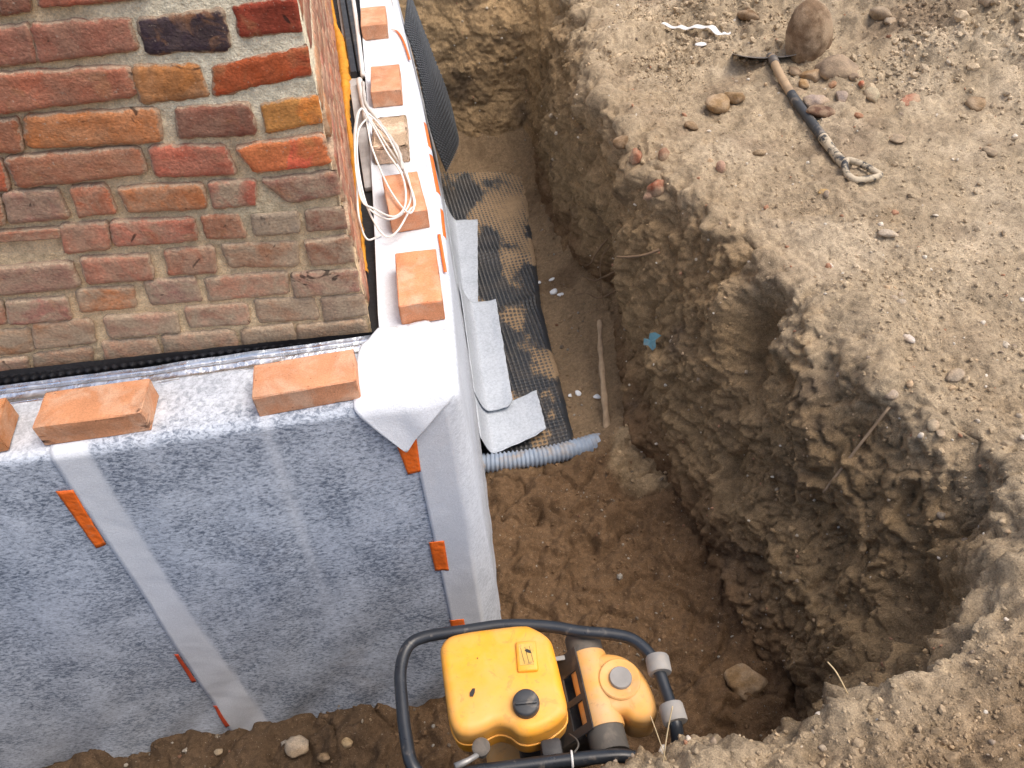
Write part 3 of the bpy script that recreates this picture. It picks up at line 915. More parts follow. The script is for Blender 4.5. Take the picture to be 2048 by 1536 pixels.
# ------------------------------------------------------------------ old brick wall of the house
WALL_BRICKS = [
    (0, [(-0.725, 0.925), (-0.675, 0.923), (-0.693, 0.881), (-0.747, 0.88)], (130, 85, 65)),
    (0, [(-0.661, 0.928), (-0.46, 0.925), (-0.478, 0.885), (-0.676, 0.886)], (165, 95, 75)),
    (1, [(-0.8, 0.855), (-0.708, 0.857), (-0.724, 0.791), (-0.835, 0.789)], (150, 95, 80)),
    (1, [(-0.704, 0.855), (-0.525, 0.852), (-0.53, 0.794), (-0.721, 0.79)], (150, 95, 82)),
    (1, [(-0.512, 0.847), (-0.345, 0.851), (-0.356, 0.778), (-0.516, 0.786)], (52, 40, 52)),
    (1, [(-0.328, 0.855), (-0.195, 0.86), (-0.202, 0.799), (-0.329, 0.799)], (132, 62, 42)),
    (2, [(-0.87, 0.774), (-0.56, 0.763), (-0.57, 0.705), (-0.91, 0.699)], (163, 100, 75)),
    (2, [(-0.554, 0.76), (-0.425, 0.754), (-0.426, 0.689), (-0.564, 0.688)], (172, 110, 62)),
    (2, [(-0.398, 0.746), (-0.191, 0.767), (-0.202, 0.711), (-0.417, 0.688)], (160, 72, 40)),
    (3, [(-0.938, 0.68), (-0.814, 0.682), (-0.835, 0.616), (-0.972, 0.619)], (145, 85, 58)),
    (3, [(-0.8, 0.684), (-0.537, 0.673), (-0.553, 0.604), (-0.821, 0.619)], (178, 115, 68)),
    (3, [(-0.501, 0.669), (-0.349, 0.664), (-0.354, 0.597), (-0.517, 0.606)], (126, 78, 64)),
    (3, [(-0.329, 0.657), (-0.199, 0.663), (-0.205, 0.605), (-0.333, 0.595)], (205, 128, 60)),
    (4, [(-1.019, 0.601), (-0.889, 0.599), (-0.905, 0.533), (-1.055, 0.537)], (165, 82, 58)),
    (4, [(-0.876, 0.602), (-0.609, 0.594), (-0.614, 0.535), (-0.886, 0.535)], (160, 100, 75)),
    (4, [(-0.585, 0.591), (-0.432, 0.576), (-0.424, 0.508), (-0.594, 0.523)], (160, 90, 68)),
    (4, [(-0.408, 0.569), (-0.214, 0.574), (-0.208, 0.507), (-0.381, 0.507)], (192, 95, 68)),
    (5, [(-1.08, 0.526), (-0.93, 0.516), (-0.956, 0.451), (-1.118, 0.46)], (150, 95, 75)),
    (5, [(-0.921, 0.524), (-0.811, 0.516), (-0.816, 0.448), (-0.945, 0.452)], (142, 100, 88)),
    (5, [(-0.781, 0.517), (-0.709, 0.512), (-0.711, 0.447), (-0.797, 0.448)], (172, 95, 70)),
    (5, [(-0.683, 0.503), (-0.504, 0.491), (-0.513, 0.432), (-0.686, 0.444)], (172, 110, 72)),
    (5, [(-0.491, 0.492), (-0.387, 0.485), (-0.402, 0.426), (-0.499, 0.43)], (162, 95, 76)),
    (5, [(-0.374, 0.481), (-0.188, 0.482), (-0.203, 0.426), (-0.326, 0.42)], (140, 95, 80)),
    (6, [(-1.111, 0.437), (-0.85, 0.425), (-0.858, 0.399), (-1.122, 0.416)], (155, 98, 80)),
    (6, [(-0.849, 0.425), (-0.742, 0.422), (-0.761, 0.355), (-0.865, 0.356)], (158, 95, 75)),
    (6, [(-0.736, 0.421), (-0.553, 0.407), (-0.563, 0.349), (-0.749, 0.359)], (172, 100, 80)),
    (6, [(-0.535, 0.41), (-0.447, 0.405), (-0.448, 0.34), (-0.542, 0.349)], (150, 105, 82)),
    (6, [(-0.422, 0.401), (-0.316, 0.391), (-0.32, 0.337), (-0.43, 0.342)], (135, 120, 102)),
    (6, [(-0.299, 0.389), (-0.198, 0.387), (-0.204, 0.33), (-0.303, 0.334)], (122, 85, 70)),
    (7, [(-1.144, 0.341), (-0.864, 0.329), (-0.875, 0.261), (-1.183, 0.27)], (132, 100, 86)),
    (7, [(-0.84, 0.336), (-0.686, 0.322), (-0.697, 0.257), (-0.855, 0.266)], (158, 102, 84)),
    (7, [(-0.647, 0.327), (-0.532, 0.323), (-0.547, 0.25), (-0.662, 0.26)], (162, 105, 80)),
    (7, [(-0.515, 0.323), (-0.336, 0.307), (-0.347, 0.241), (-0.512, 0.259)], (150, 115, 90)),
    (7, [(-0.319, 0.304), (-0.2, 0.305), (-0.209, 0.234), (-0.316, 0.236)], (142, 100, 82)),
    (8, [(-1.195, 0.249), (-1.064, 0.244), (-1.087, 0.179), (-1.231, 0.184)], (150, 105, 85)),
    (8, [(-1.056, 0.242), (-0.916, 0.233), (-0.934, 0.17), (-1.08, 0.176)], (150, 105, 88)),
    (8, [(-0.887, 0.248), (-0.756, 0.238), (-0.77, 0.178), (-0.906, 0.184)], (172, 115, 80)),
    (8, [(-0.725, 0.248), (-0.603, 0.242), (-0.611, 0.172), (-0.735, 0.178)], (142, 106, 90)),
    (8, [(-0.582, 0.233), (-0.382, 0.224), (-0.395, 0.16), (-0.592, 0.166)], (168, 112, 94)),
    (8, [(-0.372, 0.216), (-0.205, 0.204), (-0.212, 0.139), (-0.38, 0.145)], (142, 106, 88)),
    (9, [(-1.246, 0.155), (-1.042, 0.153), (-1.067, 0.08), (-1.284, 0.086)], (152, 118, 92)),
    (9, [(-1.029, 0.166), (-0.891, 0.156), (-0.912, 0.084), (-1.059, 0.089)], (150, 112, 92)),
    (9, [(-0.857, 0.16), (-0.684, 0.142), (-0.695, 0.083), (-0.871, 0.093)], (156, 122, 98)),
    (9, [(-0.66, 0.156), (-0.505, 0.142), (-0.515, 0.08), (-0.668, 0.091)], (152, 116, 96)),
    (9, [(-0.484, 0.148), (-0.335, 0.132), (-0.336, 0.062), (-0.49, 0.076)], (152, 116, 94)),
    (9, [(-0.317, 0.128), (-0.201, 0.121), (-0.202, 0.058), (-0.323, 0.053)], (132, 108, 92)),
    (10, [(-1.294, 0.068), (-1.093, 0.065), (-1.113, 0.008), (-1.328, 0.006)], (158, 125, 100)),
    (10, [(-1.073, 0.068), (-0.928, 0.067), (-0.947, 0.007), (-1.098, 0.005)], (155, 125, 100)),
    (10, [(-0.895, 0.081), (-0.762, 0.069), (-0.77, 0.007), (-0.913, 0.014)], (178, 135, 105)),
    (10, [(-0.741, 0.075), (-0.564, 0.063), (-0.568, -0.007), (-0.76, 0.009)], (160, 130, 105)),
    (10, [(-0.543, 0.059), (-0.407, 0.054), (-0.413, -0.012), (-0.557, -0.006)], (160, 126, 100)),
    (10, [(-0.399, 0.046), (-0.22, 0.041), (-0.219, -0.02), (-0.409, -0.013)], (152, 125, 102)),
]
SIDE_DIR = np.array([-0.052, 0.9986])            # the side face runs away from the corner
CORNER = np.array([-0.2, 0.30])


def wall_plan(s, out=0.0):
    """point of the wall plan: s<0 along the front, s>0 along the side, rounded arris"""
    s = np.asarray(s, float)
    R = 0.012
    fx = CORNER[0] + np.minimum(s, 0)
    x = np.where(s < 0, fx, CORNER[0] + SIDE_DIR[0] * s)
    y = np.where(s < 0, CORNER[1], CORNER[1] + SIDE_DIR[1] * s)
    k = np.clip(1 - np.abs(s) / R, 0, 1)
    nx = np.where(s < 0, 0.0, SIDE_DIR[1])
    ny = np.where(s < 0, -1.0, -SIDE_DIR[0])
    nx = nx * (1 - 0.5 * k) + 0.5 * k * np.where(s < 0, 1.0, 0)
    ny = ny * (1 - 0.5 * k) - 0.5 * k * np.where(s < 0, 0, 1.0)
    out = out - 0.006 * k ** 2
    return x + nx * out, y + ny * out


ss = np.concatenate([np.arange(-2.3, -1.3, 0.03), np.arange(-1.3, -0.02, 0.007), np.arange(-0.02, 0.02, 0.003), np.arange(0.02, 1.5, 0.009), np.arange(1.5, 4.6, 0.05)])
zz = np.concatenate([np.arange(-0.10, 0.95, 0.007), np.arange(0.95, 1.75, 0.03)])
gs, gz = np.meshgrid(ss, zz, indexing='ij')
s_f, z_f = gs.ravel(), gz.ravel()
NP_ = np.stack([s_f, z_f, np.zeros_like(s_f)], 1)
flush = sstep(-0.50, -0.25, s_f + 0.14 * fbm(NP_ * 6, 2, 301)) * sstep(0.52, 0.66, z_f + 0.05 * fbm(NP_ * 8, 2, 303))
low = 1 - sstep(0.15, 0.38, z_f + 0.05 * fbm(NP_ * 5, 2, 305))
patch = np.exp(-((s_f + 0.22) / 0.16) ** 2 - ((z_f - 0.40) / 0.085) ** 2)
out = -0.0175 + 0.0115 * flush + 0.0090 * low + 0.0150 * patch + 0.006 * fbm(NP_ * 22, 4, 307) + 0.003 * vnoise(NP_ * 90, 309)
wx, wy = wall_plan(s_f, out)
mc = np.array(lin((236, 212, 174))) * (1 - flush[:, None]) + np.array(lin((250, 240, 212))) * flush[:, None]
mc = mc * (1 - 0.5 * low[:, None]) + np.array(lin((222, 196, 156))) * 0.5 * low[:, None]
mc = mc * (1 - 0.8 * patch[:, None]) + np.array(lin((200, 188, 160))) * 0.8 * patch[:, None]
wall = link('brick_wall', np_mesh('brick_wall', np.stack([wx, wy, z_f], 1), grid_faces(len(ss), len(zz)), True, mc), M['mortar'])
tag(wall, 'old weathered red brick house wall with pale crumbling mortar', 'wall')


def wall_brick(quad, seed, col, plan=None, proud=0.0, chip=0.0, smear=0.0, nx=22, nz=11):
    """one brick: uneven rounded face from a quad (s,z) TL TR BR BL, closed body reaching into the wall"""
    q = np.array(quad, float)
    q = q.mean(0) + (q - q.mean(0)) * np.array([1.035, 1.12])
    u, v = np.meshgrid(np.linspace(0, 1, nx), np.linspace(0, 1, nz), indexing='ij')
    u, v = u.ravel(), v.ravel()
    A = (q[0] * (1 - u)[:, None] + q[1] * u[:, None]) * (1 - v)[:, None] + (q[3] * (1 - u)[:, None] + q[2] * u[:, None]) * v[:, None]
    e = np.minimum(np.minimum(u * 3.0, (1 - u) * 3.0), np.minimum(v, 1 - v) * 1.6)
    P3 = np.stack([A[:, 0], A[:, 1], np.full(len(A), seed * 1.37)], 1)
    edge = np.clip(1 - e / 0.17, 0, 1)
    wob = 0.0085
    A = A + edge[:, None] * wob * np.stack([fbm(P3 * 42, 4, 401, 0.65), fbm(P3 * 42 + 50, 4, 403, 0.65)], 1)
    cut = np.clip((0.10 - np.hypot(np.minimum(u, 1 - u) * 3.0, np.minimum(v, 1 - v) * 1.0)) / 0.10, 0, 1)
    A += cut[:, None] * 0.005 * (q.mean(0) - A) / 0.08
    o_ = proud - 0.0048 * edge ** 2.4 + 0.0050 * fbm(P3 * 14, 3, 405) + 0.0022 * fbm(P3 * 55, 2, 407)
    x, y = wall_plan(A[:, 0], o_)
    V = np.stack([x, y, A[:, 1]], 1)
    F = grid_faces(nx, nz)
    a = np.arange(nx * nz).reshape(nx, nz)
    rim = np.concatenate([a[:, 0], a[-1, 1:], a[-2::-1, -1], a[0, -2:0:-1]])
    bx, by = wall_plan(A[rim, 0], np.full(len(rim), -0.055))
    B = np.stack([bx, by, A[rim, 1]], 1)
    n0 = len(V)
    V = np.concatenate([V, B])
    k = np.arange(len(rim))
    F2 = np.stack([rim, n0 + k, n0 + (k + 1) % len(rim), rim[(k + 1) % len(rim)]], 1)
    F = np.concatenate([F, F2[:, ::-1]])
    c0 = V.mean(0)
    ed = np.concatenate([np.clip(1 - e / 0.30, 0, 1), np.ones(len(rim))])
    me = np_mesh('brick', V - c0, F, True, None, {'edge': ed})
    o = link('brick', me, M['old_brick'], wall)
    o.location = c0
    o.color = (*[min(v * 1.38, 0.8) for v in lin(col)], 1)
    o['chip'] = float(chip)
    o['smear'] = float(smear)
    return o


SPECIAL = {(3, 3): (1.0, 0.0), (4, 3): (0.45, 0.0), (2, 2): (0.12, 0.1), (1, 3): (0.0, 0.05), (1, 2): (0.0, 0.15)}
count = {}
for i, (row, quad, colr) in enumerate(WALL_BRICKS):
    k = count.get(row, 0)
    count[row] = k + 1
    chip, smear = SPECIAL.get((row, k), (0.0, None))
    if smear is None:
        smear = 0.30 if row < 5 else (0.60 if row < 8 else 0.92)
        cx = sum(a for a, b in quad) / 4
        if row in (5, 6, 7) and cx > -0.45:
            smear = 0.95
    colr = tuple(c * random.uniform(0.96, 1.04) for c in colr)
    wall_brick([(a - CORNER[0], b) for a, b in quad], i, colr, proud=random.uniform(-0.001, 0.004), chip=chip, smear=smear)

gen = [(150, 95, 80), (165, 100, 75), (140, 85, 65), (170, 112, 75), (155, 105, 85), (130, 80, 66)]
# courses going on to the left of the camera's view and above it
first = {}
for row, quad, c in WALL_BRICKS:
    if row not in first or quad[0][0] < first[row][0][0]:
        first[row] = quad
sd_ = 500
for row, quad in first.items():
    xr, zt, zb = quad[0][0] - 0.016, quad[0][1], quad[3][1]
    if row == 0:
        zt, zb = 0.945, quad[3][1]
    if zt - zb < 0.045:
        zt = zb + 0.06
    while xr > -2.25:
        L = random.choice((0.25, 0.25, 0.125))
        xl = max(xr - L, -2.27)
        sl = 0.03 * (xr - xl)
        wall_brick([(xl - CORNER[0], zt + sl), (xr - CORNER[0], zt), (xr - CORNER[0], zb), (xl - CORNER[0], zb + sl)], sd_, random.choice(gen), smear=0.3, nx=8, nz=5)
        zt, zb = zt + sl, zb + sl
        xr = xl - 0.016
        sd_ += 1
for k in range(7):
    zt = 1.03 + 0.087 * k
    xr = -0.2 - (0.0 if k % 2 else 0.0)
    first_b = True
    while xr > -1.6:
        L = 0.125 if (first_b and k % 2) else 0.25
        first_b = False
        xl = xr - L
        wall_brick([(xl - CORNER[0], zt), (xr - CORNER[0], zt), (xr - CORNER[0], zt - 0.068), (xl - CORNER[0], zt - 0.068)], sd_, random.choice(gen), smear=0.2, nx=8, nz=5)
        xr = xl - 0.016
        sd_ += 1
# the side face, seen at a grazing angle
for k, zc in enumerate((0.012, 0.090, 0.172, 0.268, 0.360, 0.454, 0.540, 0.634, 0.739, 0.828, 0.915, 1.0)):
    s0 = 0.068 if k % 2 else 0.135
    lim = 2.6
    while s0 < lim:
        L = random.choice((0.25, 0.25, 0.12)) * random.uniform(0.94, 1.02)
        wall_brick([(s0, zc + 0.033), (s0 + L, zc + 0.033), (s0 + L, zc - 0.033), (s0, zc - 0.033)], sd_, random.choice(gen), proud=0.0, smear=0.6, nx=9, nz=6)
        s0 += L + 0.018
        sd_ += 1

# ------------------------------------------------------------------ strips between wall and ledge
def dimple(a, b, pitch=0.023, top=0.30, base=0.40):
    """0..1 studs on a square lattice"""
    fa = (a / pitch) % 1.0 - 0.5
    fb = (b / pitch) % 1.0 - 0.5
    return 1 - sstep(top - 0.12, base, np.hypot(fa, fb))


# upright membrane standing against the front of the wall
xs = np.arange(-2.3, -0.195, 0.0046)
ts = np.linspace(0, 1, 26)
gx, gt = np.meshgrid(xs, ts, indexing='ij')
topz = np.interp(gx.ravel(), (-2.3, -1.16, -0.91, -0.66, -0.40, -0.20), (0.062, 0.050, 0.043, 0.034, 0.022, 0.012)) + 0.0035 * vnoise(np.stack([gx.ravel() * 14, gx.ravel() * 0, gx.ravel() * 0], 1), 3)
z_ = -0.03 + gt.ravel() * (topz + 0.03)
bow = 0.010 * vnoise(np.stack([gx.ravel() * 4, gt.ravel() * 0.7, gx.ravel() * 0], 1), 5)
y_ = 0.278 + bow * 0.3 - 0.007 * dimple(gx.ravel(), z_, 0.023) * (z_ < topz - 0.016)
upm = link('dimpled_membrane', np_mesh('dimpled_membrane', np.stack([gx.ravel(), y_, z_], 1), grid_faces(len(xs), len(ts)), True), M['bitumen'])
tag(upm, 'black dimpled membrane strip standing between brick wall and silver metal strip', 'membrane')

# crumpled metal flashing strip
xs = np.concatenate([np.arange(-2.3, -0.19, 0.006)])
prof = np.array([(0.266, 0.020), (0.263, 0.010), (0.256, 0.006), (0.247, 0.010), (0.240, 0.014), (0.232, 0.010), (0.222, 0.006), (0.212, 0.010), (0.204, 0.015), (0.199, 0.012), (0.197, 0.005)]) - np.array([0.004, 0.010])
pr = spline(np.c_[prof, np.zeros(len(prof))], 3)[:, :2]
gx, gi = np.meshgrid(xs, np.arange(len(pr)), indexing='ij')
yy, zz2 = pr[gi.ravel(), 0], pr[gi.ravel(), 1]
Pn = np.stack([gx.ravel() * 7, yy * 30, zz2 * 0], 1)
yy = yy + 0.006 * vnoise(np.stack([gx.ravel() * 3.2, gx.ravel() * 0, gx.ravel() * 0], 1), 11)
zz2 = zz2 + 0.0035 * fbm(Pn * 1.6, 3, 13) + 0.003 * vnoise(np.stack([gx.ravel() * 9, yy * 10, yy * 0], 1), 15) + 0.004
o = link('metal_strip', np_mesh('metal_strip', np.stack([gx.ravel(), yy, zz2], 1), grid_faces(len(xs), len(pr)), True), M['aluminium'])
tag(o, 'crumpled silver metal flashing strip along the foot of the brick wall', 'flashing')


# ------------------------------------------------------------------ fleece round the foundation
def edge_x(y):
    return np.interp(y, (0.0, 0.15, 0.4, 0.9, 1.4, 1.8, 2.9, 4.5), (0.0, 0.008, 0.021, 0.040, 0.036, 0.030, -0.004, -0.05))


def foot_x(y):
    return np.interp(y, (0.0, 0.2, 0.6, 1.0, 1.5, 2.3, 4.5), (0.050, 0.056, 0.078, 0.090, 0.108, 0.124, 0.15))


LEAN = 0.125
LR = 0.022


def front_pt(x, d, lift=0.0):
    """fleece on the front: d>0 metres below the edge, d<0 metres back on the ledge"""
    x, d = np.asarray(x, float), np.asarray(d, float)
    Pq = np.stack([x * 2.3, d * 0.7, x * 0], 1)
    dd = np.clip(d, 0, 2) / 1.5
    wr = 0.010 * fbm(Pq, 2, 501) * np.minimum(dd * 6, 1) + 0.060 * fbm(np.stack([x * 3.4 + d * 2.6, d * 0.5, x * 0], 1), 2, 503) * dd ** 1.6
    wr += 0.0022 * fbm(np.stack([x * 16, d * 16, x * 0], 1), 3, 505) + 0.010 * vnoise(np.stack([x * 6 + d * 1.3, d * 0.7, x * 0], 1), 507) * np.minimum(dd * 4, 1)
    a = np.clip((d + LR) / (2 * LR), 0, 1) * math.pi / 2      # 0 on top .. 90 deg on the face
    y = np.where(d < -LR, -d, np.where(d > LR, 0, LR * (1 - np.sin(a)))) - LEAN * dd + 0 * d
    y = np.where(d < -LR, -d, y)
    z = np.where(d < -LR, 0.0, np.where(d > LR, -d, -LR * (1 - np.cos(a))))
    z = np.where(d < -LR, 0.0, z)
    top = (d < -LR)
    tw = 0.0045 * fbm(np.stack([x * 11, d * 11, x * 0], 1), 3, 509) * np.clip((-d - 0.01) / 0.03, 0, 1)
    nz, ny = np.cos(a), -np.sin(a)
    h = wr * np.sin(a) + lift
    return np.stack([x, y + ny * h, z + 0.004 + nz * (lift) + tw], 1)


def fleece(name, V, U, W, thin, label, parent=None, thick=0.0022, mt='fleece'):
    me = np_mesh(name, V, grid_faces(U, W), True, None, {'thin': thin})
    o = link(name, me, M[mt], parent)
    sm = o.modifiers.new('thickness', 'SOLIDIFY')
    sm.thickness = thick
    sm.offset = 0
    if label:
        tag(o, label, 'fleece')
    return o


DS = np.concatenate([np.linspace(-0.205, -0.03, 24), np.linspace(-LR, LR, 10), np.linspace(0.03, 1.56, 130)])


def front_sheet(name, x0, x1, lift, label, thinf, step=0.012, seed=0, ragged=True):
    xs = np.linspace(x0, x1, max(int((x1 - x0) / step), 6))
    gx, gd = np.meshgrid(xs, DS, indexing='ij')
    x, d = gx.ravel().copy(), gd.ravel()
    V = front_pt(x, d, lift)
    return fleece(name, V, len(xs), len(DS), thinf(x, d), label)


def thin_left(x, d):
    return np.where(d < 0, 0.5, 1.0) * (1 - 0.15 * sstep(0.9, 1.4, d))


def thin_mid(x, d):
    over = sstep(-0.905, -0.885, x + 0.01 * np.sin(d * 3) - 0.03 * d)
    crease = np.exp(-((x + 0.475 + 0.012 * np.sin(d * 2.5)) / 0.016) ** 2) * 0.5 * (1 - sstep(0.5, 1.0, d))
    top = np.where(d < 0.01, 0.30 * sstep(-0.08, -0.03, d) + 0.62, 1.0)
    return np.clip(over * top - crease, 0, 1)


f_left = front_sheet('fleece_sheet', -2.3, -0.90, 0.0, 'mottled grey white fleece sheet hanging at the left end of the front', thin_left)
f_mid = front_sheet('fleece_sheet', -0.985, -0.055, 0.004, 'wide mottled fleece sheet hanging below the two front loose bricks', thin_mid)


def side_sheet(label, lift):
    """wraps round the corner: a narrow return on the front, then along the side"""
    E, B, Nn, topw = [], [], [], []
    for x in np.linspace(-0.132, -0.03, 12):
        E.append((x, 0)); B.append((x + 0.018, -LEAN)); Nn.append((0, -1)); topw.append(0.03)
    for a in np.linspace(0, math.pi / 2, 9)[1:-1]:
        n = (math.sin(a), -math.cos(a))
        E.append((-0.03 + 0.03 * n[0], 0.03 + 0.03 * n[1]))
        B.append((-0.03 + 0.03 * n[0] + 0.018 + 0.035 * n[0], 0.03 + 0.03 * n[1] + LEAN * (1 - n[0]) * -1.0))
        Nn.append(n); topw.append(0.03 + 0.155 * (a / (math.pi / 2)) ** 3)
    for y in np.concatenate([np.linspace(0.03, 2.2, 150), np.linspace(2.25, 4.4, 45)]):
        E.append((float(edge_x(y)), y)); B.append((float(foot_x(y)), y)); Nn.append((1, 0)); topw.append(0.186 + float(edge_x(y)) * 0.8)
    E, B, Nn, topw = map(np.array, (E, B, Nn, topw))
    D = np.concatenate([np.linspace(-1, -0.12, 22), np.linspace(0, 1, 10) * 1e-6, np.linspace(0.03, 1.56, 110)])
    kind = np.concatenate([np.zeros(22), np.ones(10), np.full(110, 2)])
    arc = np.concatenate([np.zeros(22), np.linspace(0, math.pi / 2, 10), np.full(110, math.pi / 2)])
    U, W = len(E), len(D)
    i, j = np.meshgrid(np.arange(U), np.arange(W), indexing='ij')
    i, j = i.ravel(), j.ravel()
    d, kd, a = D[j], kind[j], arc[j]
    e, b, n, tw = E[i], B[i], Nn[i], topw[i]
    s_ = i * 0.0145
    P2 = np.stack([s_ * 3, d * 1.2, s_ * 0], 1)
    inw = np.where(kd == 0, np.maximum(-d * tw, LR), LR * (1 - np.sin(a)))
    inw = np.where(kd == 2, 0, inw)
    dd = np.where(kd == 2, d, 0) / 1.5
    xy = e - n * inw[:, None] + (b - e) * dd[:, None]
    wr = (0.012 * fbm(P2, 3, 521) + 0.006 * vnoise(np.stack([s_ * 9, d * 1.0, s_ * 0], 1), 523)) * np.minimum(dd * 5, 1) + 0.002 * fbm(P2 * 8, 2, 525)
    # keep the return snug on the sheet below it
    fr = (n[:, 1] < -0.99)
    xy = xy + n * ((wr * np.where(fr, 0.0, 1.0) + lift) * np.sin(a))[:, None]
    fy = front_pt(xy[:, 0], np.where(kd == 2, d, 0.0), 0.009)[:, 1]
    xy[:, 1] = np.where(fr & (kd == 2), fy, xy[:, 1])
    z = np.where(kd == 2, -d, -LR * (1 - np.cos(a))) + 0.004 + lift * np.cos(a)
    z = z + np.where(kd == 0, 0.004 * fbm(np.stack([s_ * 9, inw * 14, s_ * 0], 1), 3, 527) + 0.016 * np.clip((-d - 0.90) / 0.10, 0, 1) ** 2 * sstep(0.25, 0.35, e[:, 1]), 0)
    V = np.stack([xy[:, 0], xy[:, 1], z], 1)
    thin = np.where(kd == 0, 0.08, np.where(fr, 0.10, 0.32)) * np.ones(len(V))
    thin = np.where((kd == 2) & ~fr, 0.30 + 0.25 * sstep(0.3, 1.2, d), thin)
    return fleece('fleece_sheet', V, U, W, thin, label)


f_side = side_sheet('white fleece sheet covering the side ledge and wrapped round the corner', 0.007)

# pointed cloth over the corner of the ledge
bs = np.concatenate([np.linspace(0.285, 0.03, 26), np.linspace(0.022, -0.022, 10), np.linspace(-0.03, -0.138, 16)])
Lx = np.interp(-bs, (-0.285, -0.22, -0.11, 0.0, 0.04, 0.10, 0.138), (-0.186, -0.236, -0.256, -0.256, -0.226, -0.180, -0.151))
Rx = np.interp(-bs, (-0.285, -0.10, -0.005, 0.012, 0.05, 0.10, 0.138), (-0.045, -0.010, -0.004, -0.022, -0.070, -0.119, -0.147))
k_ = np.linspace(0, 1, 26)
gx = Lx[:, None] * (1 - k_) + Rx[:, None] * k_
gb = np.broadcast_to(bs[:, None], gx.shape)
dflap = -gb.ravel()
stand = 0.012 + 0.020 * np.clip(dflap / 0.13, 0, 1) + 0.012 * vnoise(np.stack([gx.ravel() * 12, dflap * 8, dflap * 0], 1), 531)
V = front_pt(gx.ravel(), dflap, 0.0)
a_ = np.clip((dflap + LR) / (2 * LR), 0, 1) * math.pi / 2
V[:, 1] -= stand * np.sin(a_)
V[:, 2] += 0.013 * np.cos(a_) + np.where(dflap < 0, 0.022 * np.maximum(fbm(np.stack([gx.ravel() * 14, dflap * 9, dflap * 0], 1), 3, 533), -0.3), 0)
flap = fleece('fleece_flap', V, len(bs), 26, np.full(len(V), 0.05), 'pointed white fleece cloth folded over the corner of the ledge')


def front_tape(quad, mt, parent, lift=0.0125, label=None):
    """a tape strip on the front: corner list of (x, depth below edge) TL TR BR BL"""
    q = np.array(quad, float)
    u, v = np.meshgrid(np.linspace(0, 1, 7), np.linspace(0, 1, 18), indexing='ij')
    u, v = u.ravel(), v.ravel()
    A = (q[0] * (1 - u)[:, None] + q[1] * u[:, None]) * (1 - v)[:, None] + (q[3] * (1 - u)[:, None] + q[2] * u[:, None]) * v[:, None]
    V = front_pt(A[:, 0], A[:, 1], lift)
    V[:, 1] -= 0.0030 * np.abs(vnoise(np.stack([A[:, 0] * 50, A[:, 1] * 25, u * 0], 1), 541))
    o = link('tape_strip', np_mesh('tape_strip', V, grid_faces(7, 18), True), mt, parent)
    sm = o.modifiers.new('thickness', 'SOLIDIFY')
    sm.thickness = 0.0007
    return o


front_tape([(-1.020, 0.118), (-0.980, 0.122), (-0.988, 0.345), (-1.016, 0.350)], M['tape'], f_mid, 0.0058)
front_tape([(-1.000, 0.905), (-0.989, 0.908), (-0.989, 1.085), (-1.004, 1.088)], M['tape_dull'], f_mid, 0.0058)
front_tape([(-0.990, 1.265), (-0.979, 1.268), (-0.975, 1.41), (-0.990, 1.415)], M['tape_dull'], f_mid, 0.0058)
front_tape([(-0.176, 0.090), (-0.118, 0.100), (-0.124, 0.240), (-0.160, 0.245)], M['tape'], f_side, 0.0108)
front_tape([(-0.141, 0.548), (-0.096, 0.552), (-0.098, 0.700), (-0.140, 0.695)], M['tape'], f_side, 0.0108)
front_tape([(-0.125, 0.960), (-0.078, 0.962), (-0.076, 1.045), (-0.122, 1.042)], M['tape'], f_side, 0.0108)


def side_tape(pts, w, parent, mt, on_top=False, zoff=0.0):
    """narrow tape strip along the side; pts (y, depth below edge or inset on the ledge)"""
    P = spline(np.array([(a, b, 0) for a, b in pts]), 6)[:, :2]
    V = []
    for (y, d) in P:
        for k in (-0.5, 0, 0.5):
            if on_top:
                V.append((float(edge_x(y)) - d + k * w, y, 0.0165 + zoff + 0.0005 * math.cos(k * 3)))
            else:
                D_ = d + k * w
                V.append((float(edge_x(y)) + (float(foot_x(y)) - float(edge_x(y))) * max(D_, 0) / 1.5 + 0.018, y, 0.004 - D_))
    F = []
    for i in range(len(P) - 1):
        for k in range(2):
            F.append((3 * i + k, 3 * i + k + 1, 3 * i + 4 + k, 3 * i + 3 + k))
    o = link('tape_strip', py_mesh('tape_strip', V, F), mt, parent)
    sm = o.modifiers.new('thickness', 'SOLIDIFY')
    sm.thickness = 0.001
    return o


def edge_tape(y0, y1, a0=12, a1=80):
    """tape strip bent over the rounded outer edge of the side ledge"""
    V, n = [], 14
    for y in np.linspace(y0, y1, n):
        for k in range(5):
            a = rad(a0 + (a1 - a0) * k / 4)
            h = 0.0092
            V.append((float(edge_x(y)) - LR * (1 - math.sin(a)) + h * math.sin(a), y, 0.004 - LR * (1 - math.cos(a)) + h * math.cos(a)))
    F = [(5 * i + k, 5 * i + k + 1, 5 * i + 6 + k, 5 * i + 5 + k) for i in range(n - 1) for k in range(4)]
    o = link('tape_strip', py_mesh('tape_strip', V, F), M['tape'], f_side)
    sm = o.modifiers.new('thickness', 'SOLIDIFY')
    sm.thickness = 0.0008
    return o


edge_tape(1.30, 1.50, 40, 80)
edge_tape(0.97, 1.24, 35, 80)
edge_tape(0.71, 0.87, 45, 85)
side_tape([(0.50, 0.004), (0.60, 0.008), (0.70, 0.012)], 0.010, f_side, M['tape'], True, 0.0)
side_tape([(2.46, 0.055), (2.43, 0.030), (2.30, 0.012), (2.08, 0.004)], 0.010, f_side, M['tape'], True, 0.002)

